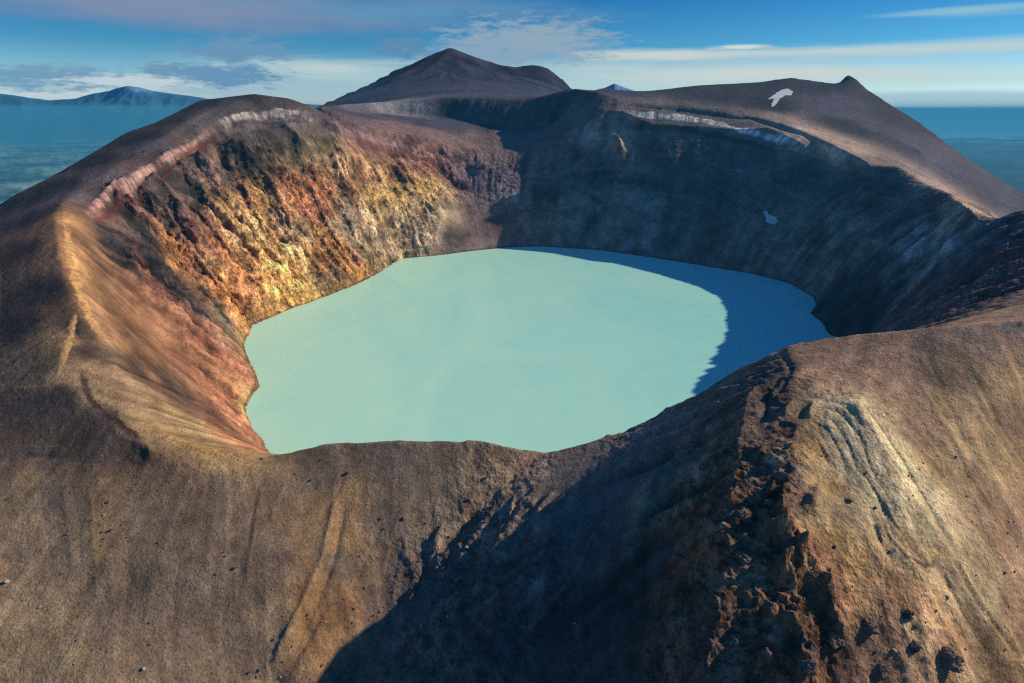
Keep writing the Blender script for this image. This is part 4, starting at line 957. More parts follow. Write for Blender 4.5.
BOULDERS = [
    (-173.1,236.3,0.829,1),
    (-137.1,163.9,1.447,2),
    (125.8,139.2,0.609,1),
    (-50.6,231.3,1.963,1),
    (49.7,169.8,0.442,1),
    (-123.4,235.7,0.615,1),
    (-92.1,173.3,0.669,0),
    (111.4,186.5,0.815,0),
    (17.9,217.9,0.722,1),
    (-63.7,203.5,1.064,1),
    (-149.2,170.9,0.652,2),
    (66,129.8,0.945,1),
    (52.6,128,1.143,0),
    (163.1,175.5,0.608,0),
    (122.3,140.6,0.919,0),
    (-42.6,219.3,0.621,2),
    (-87.3,177.7,0.793,0),
    (156.3,160,0.571,0),
    (61.5,162.2,0.542,0),
    (-66.3,197.7,0.55,1),
    (132.5,144.4,0.786,0),
    (-66.6,195.4,1.032,0),
    (-53.3,179.3,0.667,1),
    (-164.9,171.1,0.677,0),
    (63.5,125.1,0.711,0),
    (-113.4,166.4,0.886,1),
    (-240.5,249.6,0.859,0),
    (-136.8,193.5,0.639,0),
    (71.9,132.1,0.383,2),
    (171.4,165.5,0.901,0),
    (-139.2,202.5,0.577,2),
    (-96.1,258.6,0.88,0),
    (2.608,217.4,0.667,0),
    (-65.9,174.6,0.543,0),
    (-59,226.9,1.003,0),
    (-181.9,221.3,1.035,2),
    (-44.2,229.6,0.748,0),
    (40.4,244.6,0.557,2),
    (-84,188.9,1.102,0),
    (-178.4,213.3,1.014,0),
    (-178.5,230.7,0.704,1),
    (147.5,185.8,0.532,0),
    (141.3,140,0.953,0),
    (-61.1,230.7,1.278,0),
    (31.2,219.3,1.026,0),
    (-115,198.9,0.578,2),
    (60,231,0.813,2),
    (176.5,167.4,0.946,0),
    (-151.8,167.9,0.722,1),
    (130.1,147.7,0.658,1),
    (31,152.8,0.445,1),
    (-58.2,171.7,1.913,1),
    (105.1,126.9,0.64,1),
    (-116.6,200.4,1.289,0),
    (62.5,128.3,0.987,2),
    (-30.8,172.4,0.538,0),
    (-43.5,172.8,0.646,0),
    (-216,218.5,0.803,2),
    (-193.1,212.7,1.151,1),
    (61.9,173.7,0.432,1),
    (-14.4,227.8,0.834,0),
    (-99.1,253.1,0.767,1),
    (48.3,247.1,0.995,1),
    (-17.1,163,0.567,0),
    (-198.6,186.2,0.664,2),
    (20.6,208.2,0.744,0),
    (-38.4,239.7,0.593,2),
    (11.7,170.9,0.555,0),
    (36.5,158.8,0.594,0),
    (77.9,162,0.551,0),
    (103.6,143.3,0.548,0),
    (-188.4,210.3,0.643,0),
    (39.1,165.3,0.493,0),
    (32.3,162.8,0.521,0),
    (-23.8,189.1,0.712,0),
    (-179.3,243.3,0.779,1),
    (68,147.5,0.473,2),
    (60.8,158.2,0.496,2),
    (-175.8,210.3,0.755,0),
    (-40.3,230.7,0.89,0),
    (-80.6,250.8,1.92,0),
    (113.4,168.9,1.709,0),
    (-138.5,171.7,0.801,0),
    (-161.3,163.3,0.599,2),
    (69.4,174.1,0.432,0),
    (66.1,126.5,0.679,0),
    (36.8,147,0.456,0),
    (90.7,143.5,0.726,0),
    (-99.9,200.7,0.618,2),
    (-141.7,178.8,0.73,0),
    (135.2,170,0.496,2),
    (47.4,143.6,0.436,0),
    (150.7,188.9,0.683,1),
    (112.5,131.8,1.646,2),
    (-94.3,179.1,1.266,1),
    (122,138.3,1.516,1),
    (66.3,154.4,0.428,1),
    (-242.9,254,0.82,0),
    (27.2,152.5,0.632,0),
    (74.9,139.2,0.739,2),
    (32.1,149,0.576,1),
    (106.6,131,0.932,1),
    (91.4,140.6,0.607,2),
    (-186,182.5,0.626,1),
    (183,175.9,0.616,0),
    (48.8,162.2,0.564,1),
    (139.8,150.2,1.128,0),
    (-97.6,247.1,1.484,0),
    (41,210.1,0.529,0),
    (101.4,152.5,1.217,0),
    (51.7,212.2,0.617,0),
    (142.7,182,0.525,0),
    (140.8,181.4,0.776,0),
    (82.4,152.5,0.41,0),
    (127.6,145.8,0.506,0),
    (-121.6,204.3,0.865,0),
    (121.4,134.3,0.575,0),
    (-1.736,205.1,0.857,1),
    (53.6,187.4,0.536,2),
    (-100.8,168.5,1.092,0),
    (-182,181.6,0.799,1),
    (-93.7,243,0.754,0),
    (-186.2,182.7,1.218,2),
    (9.865,217.9,0.674,2),
    (63.1,122.9,0.472,2),
    (-169.1,232.5,0.765,0),
    (-170.7,194,0.631,0),
    (-3.794,180.7,1.014,1),
    (165.4,183,0.595,0),
    (-126.5,260.9,1.405,0),
    (185.7,182.7,0.588,2),
    (167.8,195.4,0.786,0),
    (-13.2,253.4,1.401,0),
    (8.821,208.2,0.925,0),
    (-97.8,167.9,0.837,1),
    (90.6,137.2,0.603,0),
    (-230.9,230.4,0.812,0),
    (-89.5,172.8,0.767,0),
    (-97.7,169.6,1.062,0),
    (170.2,190.5,0.657,1),
    (121.5,141.3,0.756,0),
    (57.3,196.4,0.574,2),
    (86.7,144.2,0.75,0),
    (128.8,180,0.575,2),
    (-123,206.1,0.759,0),
    (90.6,141.8,0.6,1),
    (159.6,145.1,0.819,2),
    (180.4,178.4,0.85,1),
    (33.2,150,0.647,0),
    (-122.7,197.7,1.142,1),
    (-105.9,250.5,1.239,1),
    (-23.1,170.4,1.455,0),
    (182.7,181.8,0.713,1),
    (-56.7,243.9,0.627,2),
    (73.5,157.4,0.427,0),
    (31.1,166.6,0.659,0),
    (178.8,174.4,0.684,2),
    (22.5,164.3,0.803,2),
    (-110.7,211.9,0.571,2),
    (135.7,171.7,0.554,0),
    (-83.7,187.9,0.751,0),
    (32.8,260.6,0.818,2),
    (-152,209.3,0.913,0),
    (43.6,144,0.552,0),
    (25.1,223.8,0.806,1),
    (37.8,208,1.895,0),
    (58,171.5,0.918,0),
    (83.3,139.7,0.423,1),
    (-57.2,248.3,0.712,0),
    (137.9,173.3,0.651,0),
    (-174.7,214.1,1.503,0),
    (-175.6,237.5,0.689,0),
    (111.1,138.3,0.453,0),
    (-25,186.5,0.544,1),
    (-55.8,189.3,1.152,1),
    (-34.5,172,0.578,1),
    (35.7,150.9,0.481,0),
    (19.9,198.9,0.717,1),
    (-166.6,247.4,0.937,2),
    (99.5,138.8,0.606,0),
    (-166.4,211.4,0.78,1),
    (-99.2,194.7,0.656,2),
    (-68.2,236.3,0.857,2),
    (-49,234.8,0.659,2),
    (-1.659,202.7,1.948,0),
    (45.2,139,0.712,0),
    (-175.5,206.9,0.673,0),
    (152.8,182.5,0.566,2),
    (-189,232.2,0.7,1),
    (121.2,155.2,1.118,0),
    (8.667,181.6,0.477,1),
    (50.1,131.1,0.542,1),
    (110.4,128.8,0.43,2),
    (-78.4,188.4,0.684,1),
    (-67.8,214.6,0.911,0),
    (-185.5,195.7,0.667,0),
    (48.2,209.3,0.676,2),
    (46.7,234.8,0.729,2),
    (-6.616,192.7,0.723,1),
    (-170.2,207.2,0.788,1),
    (-205.7,192.7,2.095,2),
    (-183.5,227.8,1.075,0),
    (125,180.4,0.826,1),
    (15.7,200.7,0.574,1),
    (-185.5,218.8,0.815,0),
    (-38.3,200.4,0.907,0),
    (21.2,208.2,0.552,0),
    (-50.7,210.6,1.039,1),
    (-60.1,189.6,1.078,0),
    (-59,191,0.7,1),
    (-55.8,179.3,0.721,0),
    (-41.7,183,1.377,1),
    (-11,178.4,0.61,2),
    (-43.1,207.2,0.726,1),
    (-51.8,191.8,0.636,0),
    (-62.8,208,0.643,2),
    (-56.1,183.2,0.891,1),
    (-59.5,175.7,0.968,1),
    (-38.7,176.8,0.547,2),
    (-39.3,224.1,0.617,1),
    (-69.3,175.9,0.712,2),
    (-52.8,194.9,0.778,1),
    (-30.6,210.3,1.819,0),
    (-66.5,190.5,0.643,0),
    (-38.8,192,0.57,1),
    (-16.2,231.9,1.442,0),
    (-20.3,217.7,1.535,2),
    (-42.1,215.7,1.119,0),
    (-43.5,194.7,1.504,1),
    (-16.4,216.3,0.592,1),
    (-15.7,196.9,1.464,0),
    (-50.9,214.9,0.635,0),
    (-42.5,210.3,0.935,1),
    (-12,221.6,0.596,2),
    (-18,217.9,0.99,1),
    (-58.5,194.7,0.752,0),
    (-48.7,185.1,0.701,1),
    (-22.3,208.2,1.418,1),
    (-73,176.1,0.717,1),
    (-29.2,226.1,1.332,0),
    (-14.6,220.2,1.337,0),
    (-60,193.2,0.742,1),
    (-54.5,174.6,0.632,1),
    (-89.3,168.9,0.668,2),
    (-12.6,229.3,1.124,0),
    (-35.5,188.1,0.555,2),
    (-25.4,229,0.743,0),
    (-51.1,196.9,0.834,2),
    (-37.2,187.2,1.853,2),
    (-34.5,197.9,0.65,0),
    (-61.5,184.1,0.776,2),
    (-35,202.7,0.88,2),
    (-52.9,180.7,0.699,0),
    (-56.1,196.2,1.055,1),
    (-42,208,0.716,0),
    (-19.9,214.4,0.912,1),
    (-37.8,184.1,0.653,0),
    (-75.2,174.1,1.065,0),
    (-64.1,176.8,0.579,2),
    (-33.6,212.7,1.324,2),
    (-22.7,220.4,0.675,1),
    (-21.3,191.3,0.664,2),
    (-45.6,180.2,0.628,1),
    (-45.7,174.1,0.563,2),
    (-70.3,171.3,0.604,1),
    (-57.9,191.8,0.807,0),
    (-26.4,225.5,0.65,2),
    (-28.8,202.5,1.15,2),
    (-34.1,230.1,0.933,1),
    (-46.7,214.9,0.855,0),
    (-17.1,217.1,0.63,2),
    (-26.7,219.9,0.548,1),
    (-63.1,172.6,1.659,0),
    (-60.4,172.4,0.556,0),
    (-55.1,213,0.658,1),
    (-55.2,171.3,0.52,1),
    (-24,203.5,1.174,2),
    (-30.2,202.5,1.006,1),
    (-11.9,211.7,0.642,2),
    (-51.9,204.3,0.923,0),
    (-25.5,228.4,0.639,0),
    (-36.9,192.2,0.548,0),
    (-63.9,180.4,1.024,0),
    (-71.3,197.7,0.627,1),
    (-38.9,224.4,0.664,2),
    (-19.1,224.1,0.758,2),
    (-26.2,186.7,0.964,2),
    (-51.2,191,0.864,2),
    (-50.9,223.5,0.6,0),
    (-34.9,195.2,0.665,2),
]
CRAGS = [
    (130.6,134.3,6.464,1, 'broad rust brown rock outcrop at the foot of the right slope'),
    (119.8,133.6,4.017,1, 'rounded dark outcrop just left of the broad rust brown one'),
    (106,135.7,4.206,1, 'craggy brown knob of rock below the yellow streaked slope'),
    (94.4,130.8,4.722,1, 'tall jagged rock standing on the shadow edge of the ridge'),
    (106.7,127.5,4.226,1, 'low broken rock at the bottom edge of the ridge'),
    (120.1,140.4,3.294,1, 'small dark knob of rock highest on the right slope'),
    (62,171.3,3.551,1, 'reddish crag catching light inside the shadowed ridge side'),
    (70.5,147.3,4.551,1, 'big brown crag in the middle of the shadowed ridge side'),
    (63.9,129.3,4.736,1, 'lowest large crag on the shadowed ridge side'),
    (73.5,196.4,3.461,1, 'upper small crag on the shadowed ridge side'),
    (85.2,165.1,3.817,1, 'brown crag beside the sunlit crest of the ridge'),
    (80,120.1,4.427,1, 'jagged brown rock at the foot of the ridge crest'),
    (121.9,167.7,1.21,0.8, 'lone dark boulder on the bare right slope'),
]
SNOW = [
    (((585.1,1463.4),(619.7,1518.2),(645.7,1555.2),(665.5,1569),(665.1,1537.5),(642.8,1493.4),(626.6,1487.7),(592.8,1435.9),(566.2,1387.6),(551.2,1370.1),(568.1,1410.6),(584.3,1443.2),(566.9,1432.2)), 'white snow patch lying on the dark right hill below its crest'),
    (((429.2,1035.5),(434.7,1032.9),(440.4,1014.7),(441.9,999.4),(433.3,1000.7),(428.5,1016)), 'blue shaded snow patch low on the far crater wall'),
]
RANGES = [
    ((-26986,26000,653.4),(-22944,26000,727.8),(-20503,26000,839),(-19466,26000,690.6),(-18574,26000,578.9),(-17469,26000,653.4),(-16610,26000,876),(-16072,26000,949.8),(-15646,26000,1060.3),(-15309,26000,1133.7),(-14847,26000,1060.3),(-14200,26000,912.9),(-13029,26000,764.9),(-12248,26000,653.4),(-10539,26000,541.6),(-8537,26000,466.8),(-6938,26000,354.4)),
    ((2308.6,31000,374.4),(3491.4,31000,819.7),(4097.1,31000,1128.4),(4425.7,31000,1216.1),(4843.2,31000,1391),(5036,31000,1347.4),(5377,31000,1216.1),(5914,31000,1040.4),(6604,31000,775.4),(8561,31000,374.4)),
]
NOSE = [
    (((134.7,217.4),(133.4,197.4),(133.1,178.6),(134.7,168.5),(140.9,161.4)),0.3,13,1.55),
    (((119.9,168.5),(121.1,158.4),(127.8,152.8),(142.2,156.4)),0.3,6,1.3),
]

# ---------------------------------------------------------------- terrain
CO = 60.0                                   # the sheet is a fan: x = s * (y + CO), finer near the rim, coarser far away

def axis(*segs):
    out = [segs[0][0]]
    for a, b, n, lg in segs:
        k = np.linspace(0, 1, n + 1)[1:]
        out += list(np.exp(np.log(a + CO) + k * (np.log(b + CO) - np.log(a + CO))) - CO if lg else a + k * (b - a))
    return np.array(out)

YR = axis((-45, 70, 60, 1), (70, 700, 800, 1), (700, 1320, 520, 1), (1320, 1750, 130, 1), (1750, 6500, 300, 1), (6500, 40000, 190, 1), (40000, 150000, 40, 1))
SC = axis((-2.6, -1.12, 90, 0), (-1.12, 1.12, 1340, 0), (1.12, 2.6, 90, 0))
NR, NC = len(YR), len(SC)
YH, SH = YR[::2], SC[::2]                   # half resolution for the solvers
S2, Y2 = np.meshgrid(SH, YH); X2 = S2 * (Y2 + CO)

def perlin(x, y, seed=0):
    rs = np.random.RandomState(seed)
    perm = rs.permutation(4096).astype(np.int32)
    ga = rs.rand(4096).astype(np.float32) * 2 * np.pi
    gx, gy = np.cos(ga), np.sin(ga)
    xi = np.floor(x).astype(np.int32); yi = np.floor(y).astype(np.int32)
    xf = (x - xi).astype(np.float32); yf = (y - yi).astype(np.float32)
    u = xf * xf * xf * (xf * (xf * 6 - 15) + 10); v = yf * yf * yf * (yf * (yf * 6 - 15) + 10)
    def g(i, j):
        h = perm[(perm[(xi + i) & 4095] + yi + j) & 4095]
        return gx[h] * (xf - i) + gy[h] * (yf - j)
    a = g(0, 0); a += u * (g(1, 0) - a)
    b = g(0, 1); b += u * (g(1, 1) - b)
    return (a + v * (b - a)) * 1.5

def perlin3(x, y, z, seed=0):
    rs = np.random.RandomState(seed); perm = rs.permutation(4096).astype(np.int32)
    g_ = rs.normal(size=(4096, 3)).astype(np.float32); g_ /= np.linalg.norm(g_, axis=1)[:, None]
    I = [np.floor(q).astype(np.int32) for q in (x, y, z)]; f = [(q - i).astype(np.float32) for q, i in zip((x, y, z), I)]
    w = [q * q * q * (q * (q * 6 - 15) + 10) for q in f]
    out = 0
    for i in (0, 1):
        for j in (0, 1):
            h1 = perm[(perm[(I[0] + i) & 4095] + I[1] + j) & 4095]
            for k in (0, 1):
                h = perm[(h1 + I[2] + k) & 4095]
                d = g_[h, 0] * (f[0] - i) + g_[h, 1] * (f[1] - j) + g_[h, 2] * (f[2] - k)
                out = out + d * (w[0] if i else 1 - w[0]) * (w[1] if j else 1 - w[1]) * (w[2] if k else 1 - w[2])
    return out * 1.5

def fbm3(x, y, z, size, octv=4, seed=0, gain=0.5, ridged=False):
    t = 0; a = 1.0; n = 0
    for o in range(octv):
        p = perlin3(x / size, y / size, z / size, seed + o)
        t = t + a * ((1 - 2.6 * np.abs(p)) if ridged else p); n += a
        a *= gain; size *= 0.48
    return t / n

def fbm(x, y, size, octv=4, seed=0, gain=0.5, ridged=False):
    t = 0; a = 1.0; n = 0
    for o in range(octv):
        p = perlin(x / size, y / size, seed + o)
        t = t + a * ((1 - 2.4 * np.abs(p)) if ridged else p); n += a
        a *= gain; size *= 0.49
    return t / n

def cell(x, y):
    """world point -> half-resolution grid index (row, col)"""
    return np.interp(y, YH, np.arange(len(YH))), np.interp(np.asarray(x) / (np.asarray(y) + CO), SH, np.arange(len(SH)))

def bil(f, r, c):
    r = np.clip(r, 0, f.shape[0] - 1.001); c = np.clip(c, 0, f.shape[1] - 1.001)
    i = r.astype(np.int32); j = c.astype(np.int32); a = (r - i).astype(np.float32); b = (c - j).astype(np.float32)
    return (f[i, j] * (1 - a) + f[i + 1, j] * a) * (1 - b) + (f[i, j + 1] * (1 - a) + f[i + 1, j + 1] * a) * b

def blur(f, n):
    for _ in range(n):
        p = np.pad(f, 1, mode='edge')
        f = (p[:-2, 1:-1] + 2 * p[1:-1, 1:-1] + p[2:, 1:-1]) / 4
        p = np.pad(f, 1, mode='edge')
        f = (p[1:-1, :-2] + 2 * p[1:-1, 1:-1] + p[1:-1, 2:]) / 4
    return f

def zoomto(f, shape):
    r = np.linspace(0, f.shape[0] - 1, shape[0]); c = np.linspace(0, f.shape[1] - 1, shape[1])
    C_, R_ = np.meshgrid(c, r)
    return bil(f, R_, C_)

def solve(lines):
    """soap-film surface through the surveyed lines: crisp at crests and shores, even slopes between"""
    H, W = len(YH), len(SH)
    acc = np.zeros((H, W)); cnt = np.zeros((H, W))
    for ln in lines:
        for (x0, y0, z0), (x1, y1, z1) in zip(ln[:-1], ln[1:]):
            ra, ca = cell(x0, y0); rb, cb = cell(x1, y1)
            n = int(max(abs(ra - rb), abs(ca - cb)) * 2) + 2
            k = np.linspace(0, 1, n)
            r, c = cell(x0 + (x1 - x0) * k, y0 + (y1 - y0) * k)
            r = np.rint(r).astype(int); c = np.rint(c).astype(int)
            np.add.at(acc, (r, c), z0 + (z1 - z0) * k); np.add.at(cnt, (r, c), 1)
    pyr = [(acc, cnt)]
    while min(pyr[-1][0].shape) > 12:
        a, n = pyr[-1]
        a = np.where(n > 0, a / np.maximum(n, 1), 0); n = (n > 0) * 1.0
        h, w = (a.shape[0] + 1) // 2 * 2, (a.shape[1] + 1) // 2 * 2
        a = np.pad(a, ((0, h - a.shape[0]), (0, w - a.shape[1]))); n = np.pad(n, ((0, h - n.shape[0]), (0, w - n.shape[1])))
        pyr.append((a.reshape(h // 2, 2, w // 2, 2).sum((1, 3)), n.reshape(h // 2, 2, w // 2, 2).sum((1, 3))))
    z = None
    for lv in range(len(pyr) - 1, -1, -1):
        a, n = pyr[lv]; m = n > 0; v = np.where(m, a / np.maximum(n, 1), 0)
        z = np.full(a.shape, v[m].mean()) if z is None else zoomto(z, a.shape)
        for it in range(300 if lv > 1 else 120):
            z = np.where(m, v, z)
            p = np.pad(z, 1, mode='edge')
            z = (p[:-2, 1:-1] + p[2:, 1:-1] + p[1:-1, :-2] + p[1:-1, 2:]) * 0.25
        z = np.where(m, v, z)
    return z

def polydist(poly, X, Y):
    """distance to a polyline and the position 0..1 along it"""
    best = np.full(X.shape, 1e9); pos = np.zeros(X.shape)
    seg = [math.hypot(b[0] - a[0], b[1] - a[1]) for a, b in zip(poly[:-1], poly[1:])]
    tot = sum(seg) or 1; run = 0
    for (a, b), L in zip(zip(poly[:-1], poly[1:]), seg):
        dx, dy = b[0] - a[0], b[1] - a[1]
        k = np.clip(((X - a[0]) * dx + (Y - a[1]) * dy) / (L * L + 1e-9), 0, 1)
        d = np.hypot(X - a[0] - k * dx, Y - a[1] - k * dy)
        t = d < best
        best = np.where(t, d, best); pos = np.where(t, (run + k * L) / tot, pos); run += L
    return best, pos

def add_forms(z, forms, X, Y):
    """small landforms: (polyline, height, half width)"""
    for poly, amp, wid in forms:
        xs = [p[0] for p in poly]; ys = [p[1] for p in poly]
        m = (X > min(xs) - 3 * wid) & (X < max(xs) + 3 * wid) & (Y > min(ys) - 3 * wid) & (Y < max(ys) + 3 * wid)
        if not m.any(): continue
        d, k = polydist(poly, X[m], Y[m])
        taper = np.clip(np.minimum(k, 1 - k) * 6 + 0.25, 0, 1)
        z[m] += amp * taper * np.exp(-np.sqrt((d / wid) ** 2 + 0.03) * 1.7) * 1.3
    return z

def shepard(samples, width, X, Y, Z, eps, power=2.2, zk=0.8):
    """scattered values -> smooth field; distances measured in the fan's own scale, height counts too"""
    sm = np.array(samples, dtype=np.float32)
    D = (Y + CO).astype(np.float32)
    A = (X / D).astype(np.float32); B = np.log(D)
    a0 = sm[:, 0] / (sm[:, 1] + CO); b0 = np.log(sm[:, 1] + CO)
    num = np.zeros(X.shape + (width,), np.float32); den = np.zeros(X.shape, np.float32)
    for i in range(len(sm)):
        w = 1.0 / ((A - a0[i]) ** 2 + (B - b0[i]) ** 2 + ((Z - sm[i, 2]) * zk / D) ** 2 + eps * eps) ** power
        den += w
        for k in range(width): num[..., k] += w * sm[i, 3 + k]
    return num / den[..., None]

def fall_fields(z, noises, steps=26, stepk=0.0032):
    """smear noise along the fall line: scree streaks, gullies and ribs that run downhill"""
    zs = blur(z, 6)
    dzr, dzc = np.gradient(zs)
    dY = np.gradient(YH)[:, None]; dS = np.gradient(SH)[None, :]
    zy_s = dzr / dY; zs_ = dzc / dS
    gx = zs_ / (Y2 + CO); gy = zy_s - S2 * gx
    L = np.hypot(gx, gy) + 1e-4
    ux, uy = -gx / L, -gy / L
    conf = np.clip(L / 0.05, 0, 1)
    st = stepk * (Y2 + CO)
    vr = uy * st * conf / dY; vc = (ux - S2 * uy) * st * conf / (Y2 + CO) / dS
    r0, c0 = np.meshgrid(np.arange(z.shape[0], dtype=np.float32), np.arange(z.shape[1], dtype=np.float32), indexing='ij')
    acc = [n.copy() for n in noises]
    for sg in (1, -1):
        r, c = r0.copy(), c0.copy()
        for _ in range(steps):
            a, b = bil(vr, r, c), bil(vc, r, c)
            r = r + sg * a; c = c + sg * b
            for k, n in enumerate(noises): acc[k] += bil(n, r, c)
    return [(a - a.mean()) / a.std() for a in acc], L

def base_height(lines, forms):
    z = blur(solve(lines), 1)
    return add_forms(z, forms, X2, Y2)

# ---------------------------------------------------------------- helpers
scene = bpy.context.scene
col = scene.collection

def tag(o, label=None, cat=None, group=None, kind=None):
    for k, v in (('label', label), ('category', cat), ('group', group), ('kind', kind)):
        if v: o[k] = v
    return o

def link(name, me, mat=None, parent=None):
    o = bpy.data.objects.new(name, me); col.objects.link(o)
    if mat: me.materials.append(mat)
    o.parent = parent
    return o

def grid_mesh(name, X, Y, Z):
    R_, C_ = X.shape
    me = bpy.data.meshes.new(name)
    me.vertices.add(R_ * C_)
    me.vertices.foreach_set('co', np.stack([X, Y, Z], -1).astype(np.float32).ravel())
    i = (np.arange(R_ - 1)[:, None] * C_ + np.arange(C_ - 1)[None, :]).ravel()
    q = np.stack([i, i + 1, i + C_ + 1, i + C_], -1).astype(np.int32)
    me.loops.add(q.size); me.polygons.add(len(q))
    me.loops.foreach_set('vertex_index', q.ravel())
    me.polygons.foreach_set('loop_start', np.arange(0, q.size, 4, dtype=np.int32))
    me.polygons.foreach_set('use_smooth', np.ones(len(q), dtype=bool))
    me.update()
    return me

class Nodes:
    """terse node builder"""
    def __init__(s, tree): s.t = tree; s.n = tree.nodes; s.n.clear()
    def add(s, typ, **kw):
        n = s.n.new(typ)
        for k, v in kw.items(): setattr(n, k, v)
        return n
    def set(s, sock, v):
        if isinstance(v, bpy.types.NodeSocket): s.t.links.new(v, sock)
        elif v is not None: sock.default_value = v
    def math(s, op, a, b=None, c=None, clamp=False):
        n = s.add('ShaderNodeMath', operation=op, use_clamp=clamp)
        for k, v in enumerate((a, b, c)): s.set(n.inputs[k], v)
        return n.outputs[0]
    def vmul(s, a, b):
        n = s.add('ShaderNodeVectorMath', operation='MULTIPLY'); s.set(n.inputs[0], a); s.set(n.inputs[1], b); return n.outputs[0]
    def mix(s, f, a, b, mode='MIX'):
        n = s.add('ShaderNodeMix', data_type='RGBA', blend_type=mode)
        s.set(n.inputs[0], f); s.set(n.inputs[6], a); s.set(n.inputs[7], b); return n.outputs[2]
    def noise(s, vec, scale, detail=4, rough=0.55, lac=2.0, dist=0.0):
        n = s.add('ShaderNodeTexNoise'); s.set(n.inputs['Vector'], vec)
        for k, v in (('Scale', scale), ('Detail', detail), ('Roughness', rough), ('Lacunarity', lac), ('Distortion', dist)): s.set(n.inputs[k], v)
        return n.outputs[0]
    def map(s, v, a, b, c=0.0, d=1.0, smooth=True):
        n = s.add('ShaderNodeMapRange', interpolation_type='SMOOTHSTEP' if smooth else 'LINEAR')
        for k, q in enumerate((v, a, b, c, d)): s.set(n.inputs[k], q)
        return n.outputs[0]
    def ramp(s, f, stops):
        n = s.add('ShaderNodeValToRGB'); e = n.color_ramp.elements
        while len(e) < len(stops): e.new(0.5)
        for q, (p, c) in zip(e, stops): q.position = p; q.color = (*c, 1)
        s.set(n.inputs[0], f); return n.outputs[0]

def material(name):
    m = bpy.data.materials.new(name); m.use_nodes = True
    return m, Nodes(m.node_tree)

def finish(N, base, rough=0.9, spec=0.1, normal=None):
    b = N.add('ShaderNodeBsdfPrincipled'); o = N.add('ShaderNodeOutputMaterial')
    N.set(b.inputs['Base Color'], base); N.set(b.inputs['Roughness'], rough); N.set(b.inputs['Specular IOR Level'], spec)
    if normal is not None: N.set(b.inputs['Normal'], normal)
    N.t.links.new(b.outputs[0], o.inputs[0])
    return b

# ---------------------------------------------------------------- light, sky, air
SUN_EL, SUN_AZ = math.radians(27), math.radians(74)         # azimuth clockwise from +y (the view direction)
sd = Vector((math.sin(SUN_AZ) * math.cos(SUN_EL), math.cos(SUN_AZ) * math.cos(SUN_EL), math.sin(SUN_EL)))
sl = bpy.data.lights.new('sun', 'SUN'); sl.energy = 5.0; sl.angle = math.radians(0.5); sl.color = (1.0, 0.88, 0.70)
so = bpy.data.objects.new('sun', sl); col.objects.link(so)
so.rotation_euler = sd.to_track_quat('Z', 'Y').to_euler()

world = bpy.data.worlds.new('World'); scene.world = world; world.use_nodes = True
N = Nodes(world.node_tree)
sky = N.add('ShaderNodeTexSky', sky_type='NISHITA'); sky.sun_disc = False
sky.sun_elevation = SUN_EL; sky.sun_rotation = SUN_AZ
sky.altitude = 1500; sky.air_density = 1.0; sky.dust_density = 0.4; sky.ozone_density = 3.0
tc = N.add('ShaderNodeTexCoord'); sep = N.add('ShaderNodeSeparateXYZ'); N.set(sep.inputs[0], tc.outputs['Generated'])
el = N.math('MULTIPLY', N.math('ARCSINE', sep.outputs[2]), 57.2958)
az = N.math('MULTIPLY', N.math('ARCTAN2', sep.outputs[0], sep.outputs[1]), 57.2958)
comb = N.add('ShaderNodeCombineXYZ'); N.set(comb.inputs[0], az); N.set(comb.inputs[1], N.math('MULTIPLY', el, 2.6))
av = comb.outputs[0]
skyc = N.mix(1.0, sky.outputs[0], N.ramp(N.map(el, 0.0, 60.0, smooth=False), [(0.0, (1.15, 1.22, 1.40)), (0.03, (.80, 1.08, 1.25)), (0.08, (.24, .70, .95)), (0.15, (.09, .50, .85)), (.4, (.19, .80, 1.5)), (1.0, (.24, .90, 1.7))]), 'MULTIPLY')
warp = N.noise(av, .22, 5, .6)
def cloud(cur, a, e, wa, we, colour, lo, hi, scale, detail=6, rough=.62, stretch=1.0, puff=1.5):
    dx = N.math('DIVIDE', N.math('SUBTRACT', az, a), wa); dy = N.math('DIVIDE', N.math('SUBTRACT', el, e), we)
    d = N.math('ADD', N.math('MULTIPLY', dx, dx), N.math('MULTIPLY', dy, dy))
    f = N.math('SUBTRACT', 1.0, N.math('SQRT', d))
    n = N.noise(N.vmul(av, (1.0 / stretch, 1.0, 1.0)), scale, detail, rough)
    k = N.map(N.math('ADD', N.math('MULTIPLY', f, .55), N.math('MULTIPLY', N.math('SUBTRACT', n, .5), puff)), lo, hi)
    return N.mix(N.math('MULTIPLY', k, 1.0), cur, (*[q / 0.09 for q in colour], 1))
for args in CLOUDS: skyc = cloud(skyc, *args)
bg = N.add('ShaderNodeBackground'); N.set(bg.inputs[0], skyc); bg.inputs[1].default_value = 0.09
wo = N.add('ShaderNodeOutputWorld'); N.t.links.new(bg.outputs[0], wo.inputs[0])

# the air: one even body of thin blue haze lying over the land (real volume, so distance fades the same way from anywhere)
m, N = material('haze_air')
SIGMA, HAZE = 5e-5, (0.042, 0.225, 0.39)
ab = N.add('ShaderNodeVolumeAbsorption'); ab.inputs[0].default_value = (0, 0, 0, 1); ab.inputs[1].default_value = SIGMA
em = N.add('ShaderNodeEmission'); em.inputs[0].default_value = (*HAZE, 1); em.inputs[1].default_value = SIGMA  # the haze glows by itself, standing in for scattered skylight
ad = N.add('ShaderNodeAddShader'); N.t.links.new(ab.outputs[0], ad.inputs[0]); N.t.links.new(em.outputs[0], ad.inputs[1])
o = N.add('ShaderNodeOutputMaterial'); N.t.links.new(ad.outputs[0], o.inputs[1])
bm = bmesh.new(); bmesh.ops.create_cube(bm, size=1)
bmesh.ops.transform(bm, matrix=__import__('mathutils').Matrix.Diagonal((400000, 160000, 1320, 1)), verts=bm.verts)
